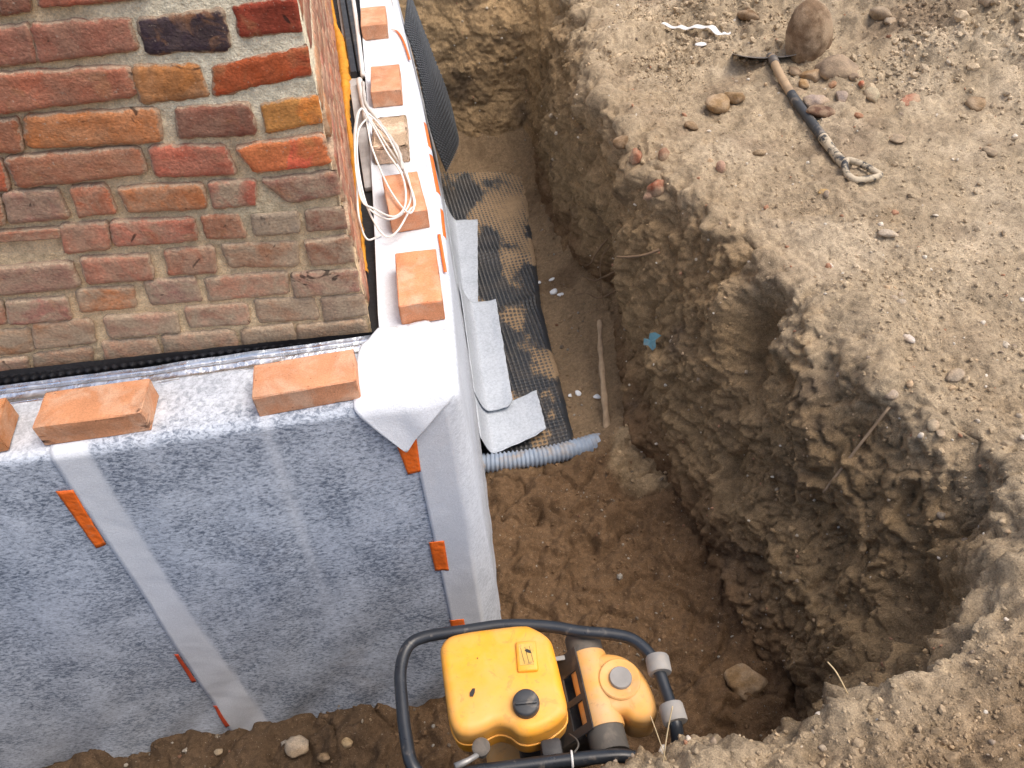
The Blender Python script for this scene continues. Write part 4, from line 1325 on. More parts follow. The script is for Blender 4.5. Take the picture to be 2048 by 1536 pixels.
# ------------------------------------------------------------------ loose new bricks on the ledge
def loose_brick(x, y, a, L, W, z, col, label, scorch=0.0, seed=0):
    random.seed(100 + seed)
    me = box('loose_brick', (L, W, 0.065), 0.0035, 2, cuts=3, rough=0.0011)
    o = link('loose_brick', me, M['new_brick'])
    o.location = (x, y, z + 0.0325)
    o.rotation_euler = (random.uniform(-0.006, 0.006), random.uniform(-0.006, 0.006), a)
    o.color = (*lin(col), 1)
    o['scorch'] = scorch
    tag(o, label, 'brick', 'loose bricks weighing down the fleece')
    return o


zF, zS = 0.009, 0.013
loose_brick(-0.366, 0.085, 0.044, 0.25, 0.12, zF, (205, 146, 110), 'loose orange brick on the front ledge beside the pointed fleece cloth', 0, 1)
loose_brick(-0.874, 0.085, 0.005, 0.25, 0.12, zF, (200, 142, 104), 'loose orange brick with a dark scorched front, second from left on the ledge', 1.0, 2)
loose_brick(-1.212, 0.076, 0.09, 0.25, 0.12, zF, (188, 130, 88), 'loose brick cut off by the left edge of the photo', 0, 3)
loose_brick(-0.059, 0.413, -0.013, 0.12, 0.25, zS, (214, 146, 106), 'loose orange brick lying lengthwise nearest the corner on the side ledge', 0, 4)
loose_brick(-0.072, 0.869, 0.059, 0.12, 0.25, zS, (208, 146, 110), 'loose orange brick under the white cable coil', 0, 5)
loose_brick(-0.094, 1.774, -0.03, 0.12, 0.25, zS, (204, 148, 114), 'loose orange brick just beyond the pale block on the side ledge', 0, 6)
loose_brick(-0.121, 2.493, -0.016, 0.12, 0.25, zS, (204, 150, 116), 'farthest loose orange brick on the side ledge, beside the thin orange line', 0, 7)
pb = link('pale_block', rock_mesh('pale_block', 1, 1, 1, 3, 2), M['stone'])
random.seed(31)
me = box('pale_block', (0.125, 0.235, 0.066), 0.007, 2, cuts=4, rough=0.0032)
pb.data = me
me.materials.append(M['stone'])
pb.location = (-0.098, 1.303, zS + 0.033)
pb.rotation_euler = (0.01, 0, -0.034)
pb.color = (*lin((232, 205, 180)), 1)
tag(pb, 'pale mortar crusted brick on the side ledge, half under the cables', 'brick', 'loose bricks weighing down the fleece')

# ------------------------------------------------------------------ cables, foam and profiles along the side wall
CABLE_LOOPS = [
    [(-0.198, 1.348, 0.150), (-0.213, 1.157, 0.160), (-0.210, 0.927, 0.150), (-0.193, 0.759, 0.130), (-0.137, 0.719, 0.090), (-0.086, 0.741, 0.085), (-0.052, 0.823, 0.085), (-0.052, 0.955, 0.085), (-0.075, 1.120, 0.090), (-0.113, 1.254, 0.100), (-0.159, 1.326, 0.120), (-0.178, 1.365, 0.140)],
    [(-0.171, 1.287, 0.140), (-0.201, 1.174, 0.150), (-0.205, 0.949, 0.150), (-0.188, 0.762, 0.110), (-0.150, 0.691, 0.045), (-0.109, 0.691, 0.050), (-0.060, 0.755, 0.080), (-0.041, 0.789, 0.080), (-0.047, 0.880, 0.085), (-0.074, 1.028, 0.090), (-0.116, 1.179, 0.100), (-0.153, 1.300, 0.120)],
    [(-0.170, 1.320, 0.130), (-0.168, 1.208, 0.120), (-0.157, 1.091, 0.110), (-0.115, 0.869, 0.090), (-0.066, 0.728, 0.085), (-0.043, 0.770, 0.085), (-0.051, 0.904, 0.090), (-0.068, 1.018, 0.095), (-0.105, 1.194, 0.110), (-0.146, 1.308, 0.125)],
    [(-0.187, 1.303, 0.160), (-0.210, 1.032, 0.160), (-0.202, 0.767, 0.130), (-0.165, 0.736, 0.100), (-0.108, 0.704, 0.085), (-0.070, 0.759, 0.090), (-0.069, 0.928, 0.090), (-0.112, 1.088, 0.100), (-0.158, 1.261, 0.130)],
]
coil = empty('cable_coil', (-0.13, 1.0, 0.09))
for k, lp in enumerate(CABLE_LOOPS):
    me = tube('cable_loop', np.array(spline(lp, 10, True)) - np.array((-0.13, 1.0, 0.09)) + np.array([0, 0, 0.006 * (k - 1)]), 0.0033, 8, True)
    link('cable_loop', me, M['cable'], coil)
tl = [(-0.210, 0.950, 0.150), (-0.214, 0.729, 0.120), (-0.212, 0.705, 0.060), (-0.200, 0.690, 0.036), (-0.178, 0.707, 0.028), (-0.156, 0.732, 0.022)]
link('cable_end', tube('cable_end', spline(tl, 8) - np.array((-0.13, 1.0, 0.09)), 0.0032, 8), M['cable'], coil)
sh = [(-0.182, 1.699, 0.100), (-0.173, 1.449, 0.125), (-0.144, 1.339, 0.125), (-0.110, 1.234, 0.115), (-0.074, 1.105, 0.105), (-0.066, 0.976, 0.102)]
spt = spline(sh, 8)
link('sheathed_cable', tube('sheathed_cable', spt - np.array((-0.13, 1.0, 0.09)), 0.0065 + 0.0012 * np.sin(np.arange(len(spt)) * 1.7), 9), M['sheath'], coil)
tag(coil, 'coil of thin white cable hanging over the side ledge', 'cable')


def wall_s(y):
    return CORNER[0] + SIDE_DIR[0] / SIDE_DIR[1] * (y - CORNER[1])


ys = np.arange(0.55, 3.4, 0.008)
wid = np.interp(ys, (0.55, 0.9, 1.05, 1.35, 1.6, 1.95, 2.1, 2.25, 2.4, 2.6, 2.95, 3.4), (0.012, 0.016, 0.024, 0.026, 0.020, 0.045, 0.060, 0.050, 0.052, 0.022, 0.016, 0.012))
wid = wid * (1 + 0.35 * fbm(np.stack([ys * 22, ys * 0, ys * 0], 1), 3, 551))
ang = np.linspace(0, math.pi, 11)
V = np.stack([(wall_s(ys) - 0.006)[:, None] + wid[:, None] * (0.5 - 0.5 * np.cos(ang)) , np.broadcast_to(ys[:, None], (len(ys), 11)), 0.004 + np.sin(ang) * (0.012 + 0.35 * wid[:, None])], -1).reshape(-1, 3)
V += 0.0035 * np.stack([fbm(V * 55, 2, 553), fbm(V * 55 + 9, 2, 555), fbm(V * 55 + 33, 2, 557)], 1)
fo = link('foam_bead', np_mesh('foam_bead', V, grid_faces(len(ys), 11)[:, ::-1], True), M['foam'])
tag(fo, 'bulging orange foam bead squeezed out along the side of the brick wall', 'foam')

gb_ = link('board_edge', box('board_edge', (0.040, 2.6, 0.018), 0.003), M['grey_board'])
gb_.location = (float(wall_s(2.35)) + 0.052, 2.35, 0.000)
gb_.rotation_euler = (0, 0, 0.052)
tag(gb_, 'pale grey board edge between orange foam and black profile', 'board')
prof_e = empty('black_profile', (-0.25, 2.6, 0.02))
for dx, w in ((-0.017, 0.028), (0.018, 0.030)):
    pth = [(wall_s(y) + 0.0 + np.interp(y, (1.96, 2.95, 3.6), (0.075, 0.075, 0.078)) + dx + 0.25, y - 2.6, 0.0) for y in np.linspace(1.97, 3.6, 14)]
    P = np.array(pth)
    V, F = [], []
    sec = [(-w / 2, -0.012), (-w / 2, 0.014), (-w / 2 + 0.004, 0.018), (w / 2 - 0.004, 0.018), (w / 2, 0.014), (w / 2, -0.012)]
    for q in P:
        V += [(q[0] + a, q[1], q[2] + b) for a, b in sec]
    for i in range(len(P) - 1):
        for k in range(6):
            l = (k + 1) % 6
            F.append((i * 6 + k, i * 6 + l, (i + 1) * 6 + l, (i + 1) * 6 + k))
    F += [tuple(range(6))[::-1], tuple((len(P) - 1) * 6 + k for k in range(6))]
    link('rail', sharp(py_mesh('rail', V, F), 30), M['black_plastic'], prof_e)
tag(prof_e, 'black double plastic profile along the far side wall', 'profile')
for pts_, r, lab in (([(-0.236, 3.3, 0.040), (-0.220, 2.9, 0.040), (-0.204, 2.45, 0.038), (-0.192, 2.00, 0.034), (-0.190, 1.93, 0.030)], 0.010, 'upper white conduit beside the black profile'),
                     ([(-0.206, 1.90, 0.028), (-0.200, 1.78, 0.030), (-0.190, 1.62, 0.034), (-0.184, 1.50, 0.045)], 0.013, 'short white conduit stub ending at the cable coil')):
    o = link('conduit', tube('conduit', spline(pts_, 6), r, 14), M['white_plastic'])
    tag(o, lab, 'conduit')

# ------------------------------------------------------------------ membranes in the side trench
def membrane_floor():
    u = np.arange(0, 0.745, 0.0042)
    v = np.arange(0.93, 3.74, 0.0045)
    g, h = np.meshgrid(u, v, indexing='ij')
    a, y = g.ravel(), h.ravel()
    right = np.interp(y, (0.93, 0.98, 1.45, 2.04, 2.92, 3.68, 3.75), (0.545, 0.555, 0.571, 0.589, 0.680, 0.770, 0.775)) + 0.008 * vnoise(np.stack([y * 5, y * 0, y * 0], 1), 601)
    x = 0.045 + a
    P = np.stack([x, y, np.zeros_like(x)], 1)
    und = 0.016 * fbm(P * 3.0, 2, 603) + 0.012 * ridge(P * np.array([3.2, 1.6, 1]) + 2, 2, 605) * sstep(2.2, 3.0, y)
    und += 0.028 * np.exp(-((y - 2.05 - 0.5 * (x - 0.4)) / 0.05) ** 2) + 0.02 * np.exp(-((y - 2.62 + 0.3 * (x - 0.4)) / 0.06) ** 2)
    z0 = FLOOR_Z + 0.030 + und
    rx = np.clip((right - x) / 0.03, 0, 1)
    dm = dimple(x * 0.97 + y * 0.06, y * 0.97 - x * 0.06, 0.0235, 0.27, 0.42) * (rx >= 1)
    z0 = z0 - 0.014 * (1 - rx) ** 2
    zm = z0 + 0.0085 * dm
    drt = fbm(P * np.array([4.2, 2.6, 1]) + 11, 4, 607) + 0.50 * np.exp(-(((x - 0.52) / 0.2) ** 2 + ((y - 3.15) / 0.38) ** 2)) - 0.22 * np.exp(-(((x - 0.30) / 0.2) ** 2 + ((y - 3.45) / 0.22) ** 2)) - 0.10
    zs = z0 - 0.003 + 0.0125 * sstep(-0.30, 0.55, drt) + 0.0010 * vnoise(P * 140, 609)
    sand = sstep(-0.0006, 0.0008, zs - zm)
    z = np.maximum(zm, zs)
    col = np.array([0.026, 0.030, 0.036])[None] * (1 - sand[:, None]) + (np.array([0.31, 0.215, 0.125]) * (1 + 0.3 * fbm(P * 20, 3, 611)[:, None])) * sand[:, None]
    film = (0.25 * sstep(-0.2, 0.5, fbm(P * 8, 3, 613)) + 0.25 * sstep(0.6, 0.95, dm))[:, None] * (1 - sand[:, None])  # dust film, plus highlights of the stud tops painted in
    col = col * (1 - film) + np.array([0.15, 0.12, 0.09]) * film
    F = grid_faces(len(u), len(v))
    keep = x <= right
    near = y > 0.955 + 0.02 * vnoise(np.stack([x * 6, x * 0, x * 0], 1), 617)
    F = F[(keep & near)[F].all(1)]
    used = np.zeros(len(x), bool)
    used[F.ravel()] = True
    ix = np.cumsum(used) - 1
    V = np.stack([x, y, z], 1)[used]
    o = link('floor_membrane', np_mesh('floor_membrane', V, ix[F], True, col[used], {'sand': sand[used]}), M['membrane'])
    tag(o, 'black dimpled membrane strewn with sand on the side trench floor', 'membrane')


membrane_floor()


def membrane_flap():
    a = np.linspace(0, 1, 210)
    b = np.linspace(0, 1, 250)
    A, B_ = np.meshgrid(a, b, indexing='ij')
    A, B_ = A.ravel(), B_.ravel()
    wy = 2.75 + 0.25 * B_
    wxx = edge_x(wy) + (foot_x(wy) - edge_x(wy)) * B_ + 0.016
    wz = -0.08 - 0.98 * B_
    fx = np.interp(B_, (0, 0.15, 0.35, 0.6, 1.0), (0.055, 0.105, 0.170, 0.225, 0.275))
    fy = np.interp(B_, (0, 0.5, 1.0), (3.62, 3.64, 3.66))
    fz = -0.12 - 0.98 * B_
    t = A
    x = wxx * (1 - t) + fx * t + 0.03 * np.sin(t * math.pi) * (0.4 + B_) + 0.012 * np.sin(B_ * 7 + t * 2)
    y = wy * (1 - t) + fy * t
    z = wz * (1 - t) + fz * t + 0.02 * np.sin(t * 5)
    st = dimple(t * 0.92, B_ * 1.0, 0.030, 0.25, 0.40)
    x = x + 0.012 * st * 0.9
    y = y - 0.012 * st * 0.4
    V = np.stack([x, y, z], 1)
    col = np.full((len(V), 3), 0.026) * np.array([0.9, 1.0, 1.15])
    film = (0.16 * sstep(-0.1, 0.5, fbm(V * 7, 3, 619)) + 0.75 * sstep(0.5, 0.9, st))[:, None]  # thin dust, and the sheen of the stud tops painted as paler colour
    col = col * (1 - film) + np.array([0.125, 0.14, 0.155]) * film
    o = link('hanging_membrane', np_mesh('hanging_membrane', V, grid_faces(len(a), len(b)), True, col, {'sand': np.zeros(len(V))}), M['membrane'])
    tag(o, 'black dimpled membrane sheet curling off the far end of the side wall', 'membrane')


membrane_flap()


def floor_fleece(label, quad, seed=0, zoff=0.0, curl=0.0, up=0.16):
    """lower end of a fleece length turned out over the trench floor; quad far-left, far-right, near-right, near-left (plan)"""
    q = np.array(quad, float)
    v, u = np.meshgrid(np.linspace(0, 1, 60), np.linspace(0, 1, 40), indexing='ij')
    v, u = v.ravel(), u.ravel()
    A = (q[0] * (1 - u)[:, None] + q[1] * u[:, None]) * (1 - v)[:, None] + (q[3] * (1 - u)[:, None] + q[2] * u[:, None]) * v[:, None]
    cr = np.clip((np.hypot(np.maximum(u - 0.82, 0) / 0.18, np.maximum(v - 0.93, 0) / 0.07) - 1), 0, 1)      # rounded near corner
    A -= cr[:, None] * (A - q.mean(0)) * 0.16
    P = np.stack([A[:, 0] * 6, A[:, 1] * 6, np.full(len(u), float(seed))], 1)
    ed = (np.abs(u - 1) < 0.03) | (v < 0.02) | (v > 0.98)
    A += ed[:, None] * 0.004 * np.stack([vnoise(P * 4, seed), vnoise(P * 4 + 9, seed)], 1)
    z = FLOOR_Z + 0.058 + zoff + up * np.clip(1 - u * (np.linalg.norm(q[1] - q[0])) / 0.07, 0, 1) ** 2 + 0.014 * fbm(P, 2, 621 + seed) + curl * sstep(0.75, 1.0, u) + 0.012 * sstep(0.9, 1.0, v)
    return fleece('fleece_length', np.stack([A[:, 0], A[:, 1], z], 1), 60, 40, np.full(len(u), 0.34), label, mt='fleece_dim_dusty')


floor_fleece('narrow farthest fleece length turned out over the sandy membrane', [(0.125, 3.02), (0.330, 2.98), (0.205, 1.99), (0.11, 2.00)], 1, 0.018)
floor_fleece('middle fleece length with rounded end lying on the dimpled membrane', [(0.125, 2.12), (0.325, 2.10), (0.290, 1.235), (0.10, 1.225)], 2, 0.028, 0.010)
floor_fleece('nearest fleece length spreading out beside the ribbed pipe', [(0.10, 1.235), (0.425, 1.345), (0.425, 1.055), (0.092, 0.945)], 3, 0.014, 0.008)

# ------------------------------------------------------------------ ribbed pipe, stick, roots, litter
pc = spline([(0.05, 0.945, -1.445), (0.20, 0.925, -1.440), (0.40, 0.915, -1.430), (0.56, 0.935, -1.432), (0.66, 0.965, -1.455), (0.76, 1.00, -1.53)], 60)
L_ = np.concatenate([[0], np.cumsum(np.linalg.norm(np.diff(pc, axis=0), axis=1))])
ln = np.arange(0, L_[-1], 0.0034)
pc = np.stack([np.interp(ln, L_, pc[:, k]) for k in range(3)], 1)
rr = 0.044 + 0.0042 * np.tanh(2.2 * np.sin(ln / 0.0205 * 2 * math.pi))
o = link('ribbed_pipe', tube('ribbed_pipe', pc, rr, 26), M['pipe'])
tag(o, 'blue grey corrugated drain pipe half buried across the side trench', 'pipe')

sp = spline([(0.815, 1.600, -1.235), (0.786, 1.46, -1.285), (0.765, 1.33, -1.335), (0.737, 1.15, -1.385), (0.712, 1.000, -1.425)], 8)
rr = 0.0155 + 0.0025 * np.sin(np.arange(len(sp)) * 0.9) + np.linspace(-0.003, 0.003, len(sp))
o = link('wooden_stick', tube('wooden_stick', sp, rr, 10), M['wood'])
tag(o, 'long bare wooden stick leaning against the trench bank', 'stick')

ROOTS = [([(0.96, 1.24, -0.56), (0.90, 1.27, -0.60), (0.84, 1.32, -0.635), (0.80, 1.34, -0.64)], 0.007, 'pale root poking straight out of the upper bank'),
         ([(0.98, 2.05, -1.02), (0.90, 2.02, -1.10), (0.86, 2.00, -1.16), (0.83, 1.96, -1.14)], 0.006, 'curved root in the dark hollow of the bank, upper one'),
         ([(1.0, 1.90, -1.15), (0.91, 1.90, -1.19), (0.86, 1.92, -1.22), (0.80, 1.95, -1.20)], 0.007, 'curved root in the dark hollow of the bank, middle one'),
         ([(0.98, 1.85, -1.25), (0.88, 1.86, -1.30), (0.82, 1.90, -1.29), (0.77, 1.93, -1.31)], 0.006, 'curved root in the dark hollow of the bank, lowest one'),
         ([(0.95, 1.95, -1.02), (0.90, 1.94, -1.10), (0.89, 1.88, -1.22), (0.90, 1.84, -1.33)], 0.004, 'thin root hanging down inside the bank hollow')]
for pts_, r, lab in ROOTS:
    sp = spline(pts_, 6)
    o = link('root', tube('root', sp, np.linspace(r, r * 0.45, len(sp)), 8), M['root'])
    tag(o, lab, 'root', 'roots in the trench bank')
for a, b, lab, r in (((1.300, 0.035, -0.36), (1.135, -0.03, -0.66), 'thin straight twig stuck to the right bank below the rim', 0.0045),):
    A_, B2 = np.array(a), np.array(b)
    sp = spline([snap(A_) + Vector((-0.01, 0, 0.012)), snap((A_ + B2) / 2) + Vector((-0.014, 0, 0.014)), snap(B2) + Vector((-0.01, 0, 0.012))], 6)
    o = link('twig', tube('twig', sp, r, 7), M['wood'])
    tag(o, lab, 'twig')


def chip(x, y, z, r, lab, seed, mt=None, flat=0.3, name='styrofoam_chip', cat='styrofoam', group='white chips on the trench floor'):
    p = snap((x, y, z))
    o = link(name, rock_mesh(name, r, r * 0.7, r * flat, seed, 2, 0.45), mt or M['styrofoam'])
    o.location = p + Vector((0, 0, r * flat * 0.6))
    o.rotation_euler = (random.uniform(-0.3, 0.3), random.uniform(-0.3, 0.3), random.uniform(0, 6))
    tag(o, lab, cat, group)
    return o


CH = [(0.696, 2.297, -1.48, 0.022, 'white styrofoam chip behind the pair beside the membrane edge'),
      (0.685, 2.186, -1.48, 0.034, 'largest white styrofoam chip beside the black membrane edge'),
      (0.724, 2.140, -1.48, 0.025, 'white styrofoam chip just right of the largest one'),
      (0.620, 2.305, -1.49, 0.020, 'white styrofoam chip touching the membrane edge'),
      (0.603, 1.336, -1.49, 0.016, 'small white chip beside the membrane, left of three near the stick'),
      (0.645, 1.335, -1.49, 0.022, 'oval white chip, middle of three near the stick'),
      (0.735, 1.268, -1.47, 0.024, 'white chip on the trench floor touching the wooden stick')]
for k, (x, y, z, r, lab) in enumerate(CH):
    chip(x, y, z, r, lab, 40 + k)

# blue torn film on the bank
bp = snap((0.885, 1.0, -0.84))
V, F = [], []
outl = [(0, 0), (0.03, 0.035), (0.012, 0.06), (-0.03, 0.072), (-0.02, 0.03), (-0.045, -0.005), (-0.035, -0.04), (0.0, -0.03), (0.025, -0.055), (0.045, -0.02), (0.02, -0.005)]
for a, b in outl:
    V.append((-0.012 + random.uniform(-0.01, 0.006), a * 0.8, b * 0.75))
F = [(0, i, i + 1) for i in range(1, len(outl) - 1)] + [(0, len(outl) - 1, 1)]
bl = link('blue_film', py_mesh('blue_film', V, F, False), M['blue_film'])
bl.location = bp + Vector((-0.012, 0, 0.012))
bl.rotation_euler = (0.2, 0.25, 0.5)
sm = bl.modifiers.new('thickness', 'SOLIDIFY')
sm.thickness = 0.002
tag(bl, 'torn scrap of blue plastic film caught in the bank', 'plastic scrap')


def ribbon(name, pts, w, mt, label, cat, wav=0.006):
    P = spline([snap(p) + Vector((0, 0, 0.030)) for p in pts], 7)
    T = np.gradient(P, axis=0)
    T /= np.linalg.norm(T, axis=1, keepdims=True)
    S = np.cross(T, (0, 0, 1.0))
    S /= np.linalg.norm(S, axis=1, keepdims=True)
    n = len(P)
    ww = w * np.sin(np.linspace(0.35, 2.85, n))[:, None]
    up = np.array([0, 0, 1.0])[None] * (wav * (1 + np.sin(np.arange(n) * 0.9)))[:, None]
    V = np.concatenate([P - S * ww + up, P + up * 0.3, P + S * ww + up * 0.8])
    i = np.arange(n - 1)
    F = np.concatenate([np.stack([i, i + 1, n + i + 1, n + i], 1), np.stack([n + i, n + i + 1, 2 * n + i + 1, 2 * n + i], 1)])
    o = link(name, np_mesh(name, V, F, True), mt)
    m_ = o.modifiers.new('thickness', 'SOLIDIFY')
    m_.thickness = 0.002
    tag(o, label, cat)


ribbon('plastic_strip', [(1.39, 2.74, -0.23), (1.44, 2.65, -0.22), (1.51, 2.61, -0.21), (1.58, 2.54, -0.20), (1.62, 2.46, -0.20), (1.67, 2.45, -0.19)], 0.022, M['white_plastic'], 'curled white plastic strip lying on the earth near the boulder', 'plastic strip')
chip(1.497, 2.453, -0.190, 0.036, 'small white scrap just below the curled plastic strip', 77, M['white_plastic'], 0.15, 'plastic_scrap', 'plastic scrap', None)
chip(1.532, 1.058, -0.259, 0.026, 'yellow dry leaf on the sand near the shovel handle', 78, M['leaf'], 0.2, 'dry_leaf', 'leaf', None)

# ------------------------------------------------------------------ stones
STONES = [
    ((1.927, 2.213, -0.142), 0.108, 0.143, (128, 105, 82), 'large brown grey boulder standing above the shovel'),
    ((1.938, 1.843, -0.165), 0.087, 0.069, (150, 132, 112), 'big rounded grey stone at the right foot of the boulder'),
    ((1.822, 1.858, -0.185), 0.046, 0.039, (165, 132, 92), 'tan angular stone left of the rounded grey stone by the shovel'),
    ((1.767, 1.649, -0.210), 0.062, 0.038, (178, 160, 148), 'pale grey chunk beside the black part of the shovel shaft'),
    ((1.746, 1.578, -0.222), 0.057, 0.031, (110, 82, 66), 'dark reddish lump under the pale grey chunk by the shovel'),
    ((1.897, 1.664, -0.196), 0.036, 0.029, (165, 150, 140), 'small grey stone right of the pale chunk'),
    ((1.982, 1.630, -0.185), 0.038, 0.038, (190, 178, 150), 'pale yellowish angular stone standing below the red brick bit'),
    ((1.985, 1.717, -0.174), 0.018, 0.020, (190, 100, 70), 'tiny red brick bit above a pale angular stone'),
    ((1.723, 1.757, -0.202), 0.041, 0.029, (140, 122, 98), 'flattish brown grey stone between boulder and shovel shaft'),
    ((1.782, 1.808, -0.194), 0.030, 0.021, (175, 140, 95), 'small ochre stone between tan stone and shovel shaft'),
    ((2.279, 2.136, -0.059), 0.053, 0.041, (165, 148, 125), 'grey stone up the slope right of the boulder'),
    ((2.667, 1.982, -0.002), 0.074, 0.058, (150, 140, 128), 'big grey stone at the upper right corner'),
    ((2.374, 1.444, -0.180), 0.047, 0.030, (150, 125, 95), 'brown clod on the slope at the far right'),
    ((1.800, 2.542, -0.149), 0.063, 0.042, (120, 95, 68), 'dark brown clod left of the boulder near the plastic strip'),
    ((2.127, 1.536, -0.189), 0.044, 0.017, (185, 130, 105), 'stick shaped pinkish brick piece on the slope'),
    ((1.395, 1.857, -0.254), 0.065, 0.046, (160, 132, 96), 'larger ochre clod left of the shovel blade'),
    ((1.473, 1.868, -0.232), 0.042, 0.039, (155, 126, 90), 'ochre clod touching the larger one left of the blade'),
    ((0.917, 1.760, -0.333), 0.041, 0.037, (130, 105, 78), 'brown lump set in the rim above the trench, leftmost'),
    ((0.935, 1.618, -0.311), 0.033, 0.044, (160, 105, 80), 'reddish brick piece in the trench rim beside the brown lump'),
    ((1.046, 1.549, -0.294), 0.026, 0.043, (150, 105, 82), 'slim reddish brick piece in the rim, right of the first'),
    ((0.967, 1.404, -0.345), 0.036, 0.047, (150, 80, 55), 'dark red broken brick sticking out of the rim'),
    ((0.946, 1.400, -0.395), 0.024, 0.030, (185, 150, 125), 'pale pinkish bit under the dark red broken brick'),
    ((1.231, 1.355, -0.283), 0.027, 0.042, (190, 150, 130), 'pale pink slim stone on the bank left of the shovel'),
    ((1.532, 1.058, -0.259), 0.025, 0.016, (205, 170, 110), 'yellowish flat stone below the shovel handle'),
    ((1.622, 0.731, -0.258), 0.033, 0.016, (205, 190, 170), 'flat pale chip on the sandy ground below the shovel handle'),
    ((1.414, 0.216, -0.274), 0.022, 0.013, (225, 215, 205), 'bright white flat stone on the sandy ground at right'),
    ((1.438, 0.386, -0.262), 0.018, 0.016, (185, 170, 150), 'grey pebble, lowest of the cluster of three'),
    ((1.459, 0.365, -0.260), 0.016, 0.015, (190, 178, 160), 'pale grey pebble, right one of the cluster of three'),
    ((1.494, 0.427, -0.273), 0.013, 0.013, (185, 170, 150), 'small grey pebble, uppermost of the cluster of three'),
    ((1.274, 0.055, -0.307), 0.019, 0.016, (180, 165, 150), 'rounded grey pebble of a pair on the slope'),
    ((1.283, 0.049, -0.300), 0.013, 0.012, (185, 172, 155), 'smaller grey pebble of a pair on the slope'),
    ((1.335, -0.092, -0.298), 0.019, 0.014, (180, 165, 140), 'rounded tan pebble of a pair near the right edge'),
    ((1.337, -0.120, -0.311), 0.017, 0.011, (175, 158, 135), 'lower tan pebble of a pair near the right edge'),
    ((1.480, 0.056, -0.283), 0.025, 0.012, (175, 160, 140), 'flat grey stone on the sandy ground towards the right edge'),
    ((1.509, -0.202, -0.260), 0.011, 0.010, (225, 218, 205), 'white chip at the right edge of the photo'),
    ((1.318, -0.280, -0.482), 0.014, 0.014, (165, 152, 135), 'single grey pebble on the lower right slope'),
    ((2.297, 2.050, -0.072), 0.031, 0.024, (175, 160, 140), 'small grey stone just right of the upslope grey stone'),
    ((1.968, 1.773, -0.167), 0.032, 0.025, (150, 130, 110), 'brown grey stone under the big rounded stone'),
    ((1.875, 1.762, -0.184), 0.025, 0.020, (170, 128, 96), 'small reddish tan stone between rounded stone and pale chunk'),
    ((1.858, 1.510, -0.212), 0.022, 0.015, (170, 120, 90), 'small orange brown stone right of the pale chunk'),
    ((1.953, 1.320, -0.217), 0.033, 0.019, (178, 160, 135), 'flat tan stone right of the shovel handle'),
    ((1.794, 1.953, -0.182), 0.033, 0.023, (118, 98, 78), 'dark stone wedged under the boulder'),
    ((1.425, 1.426, -0.267), 0.025, 0.017, (170, 148, 118), 'small tan stone left of the shovel shaft'),
    ((1.223, 1.721, -0.272), 0.032, 0.023, (150, 125, 95), 'brown clod on the bank top left of the ochre clods'),
    ((2.249, 1.126, -0.212), 0.028, 0.020, (165, 148, 125), 'grey stone at the far right below the brown clod'),
]
random.seed(5)
for k, (loc, rx, rz, c, lab) in enumerate(STONES):
    p = snap(loc)
    big = k == 0
    if big:
        p = snap((1.90, 2.10, -0.14))
    o = link('boulder' if big else 'stone', rock_mesh('stone', rx * (1.0 if big else 1.18), rx * (0.9 if big else 0.85), rz * (1.15 if big else 0.8), 60 + k, 3 if rx > 0.03 else 2, 0.14 if big else 0.40, 0 if big else 4), M['stone'])
    o.location = p + Vector((0, 0, rz * (0.42 if big else 0.30)))
    o.rotation_euler = (random.uniform(-0.25, 0.25), random.uniform(-0.25, 0.25), random.uniform(0, 6.28))
    if big:
        o.rotation_euler = (-0.15, -0.08, 0.4)
    o.color = (*[v * 0.82 for v in lin(c)], 1)
    tag(o, lab, 'boulder' if big else 'stone', None if big else 'stones on the dug ground')
for k, (x, y, r, c, lab) in enumerate([(-0.732, -0.225, 0.045, (178, 165, 148), 'largest pale lump on the dark floor below the front fleece'),
                                       (-0.565, -0.250, 0.024, (182, 158, 120), 'tan stone right of the largest lump on the dark floor'),
                                       (-1.010, -0.200, 0.016, (170, 155, 130), 'small pale stone on the dark floor, leftmost in view'),
                                       (-0.640, -0.285, 0.024, (120, 98, 72), 'round brown clod on the dark floor between two pale stones')]):
    p = snap((x, y, -1.43))
    o = link('stone', rock_mesh('stone', r, r * 0.8, r * 0.7, 160 + k, 3, 0.4), M['stone'])
    o.location = p + Vector((0, 0, r * 0.3))
    o.color = (*[v * 0.8 for v in lin(c)], 1)
    tag(o, lab, 'stone', 'stones on the dark trench floor')
p = snap((0.925, -0.285, -1.43))
o = link('mortar_lump', rock_mesh('mortar_lump', 0.08, 0.06, 0.055, 190, 3, 0.5), M['stone'])
o.location = p + Vector((0, 0, 0.005))
o.color = (*lin((140, 112, 78)), 1)
tag(o, 'big pale lump of sandy mortar at the foot of the right bank', 'lump')

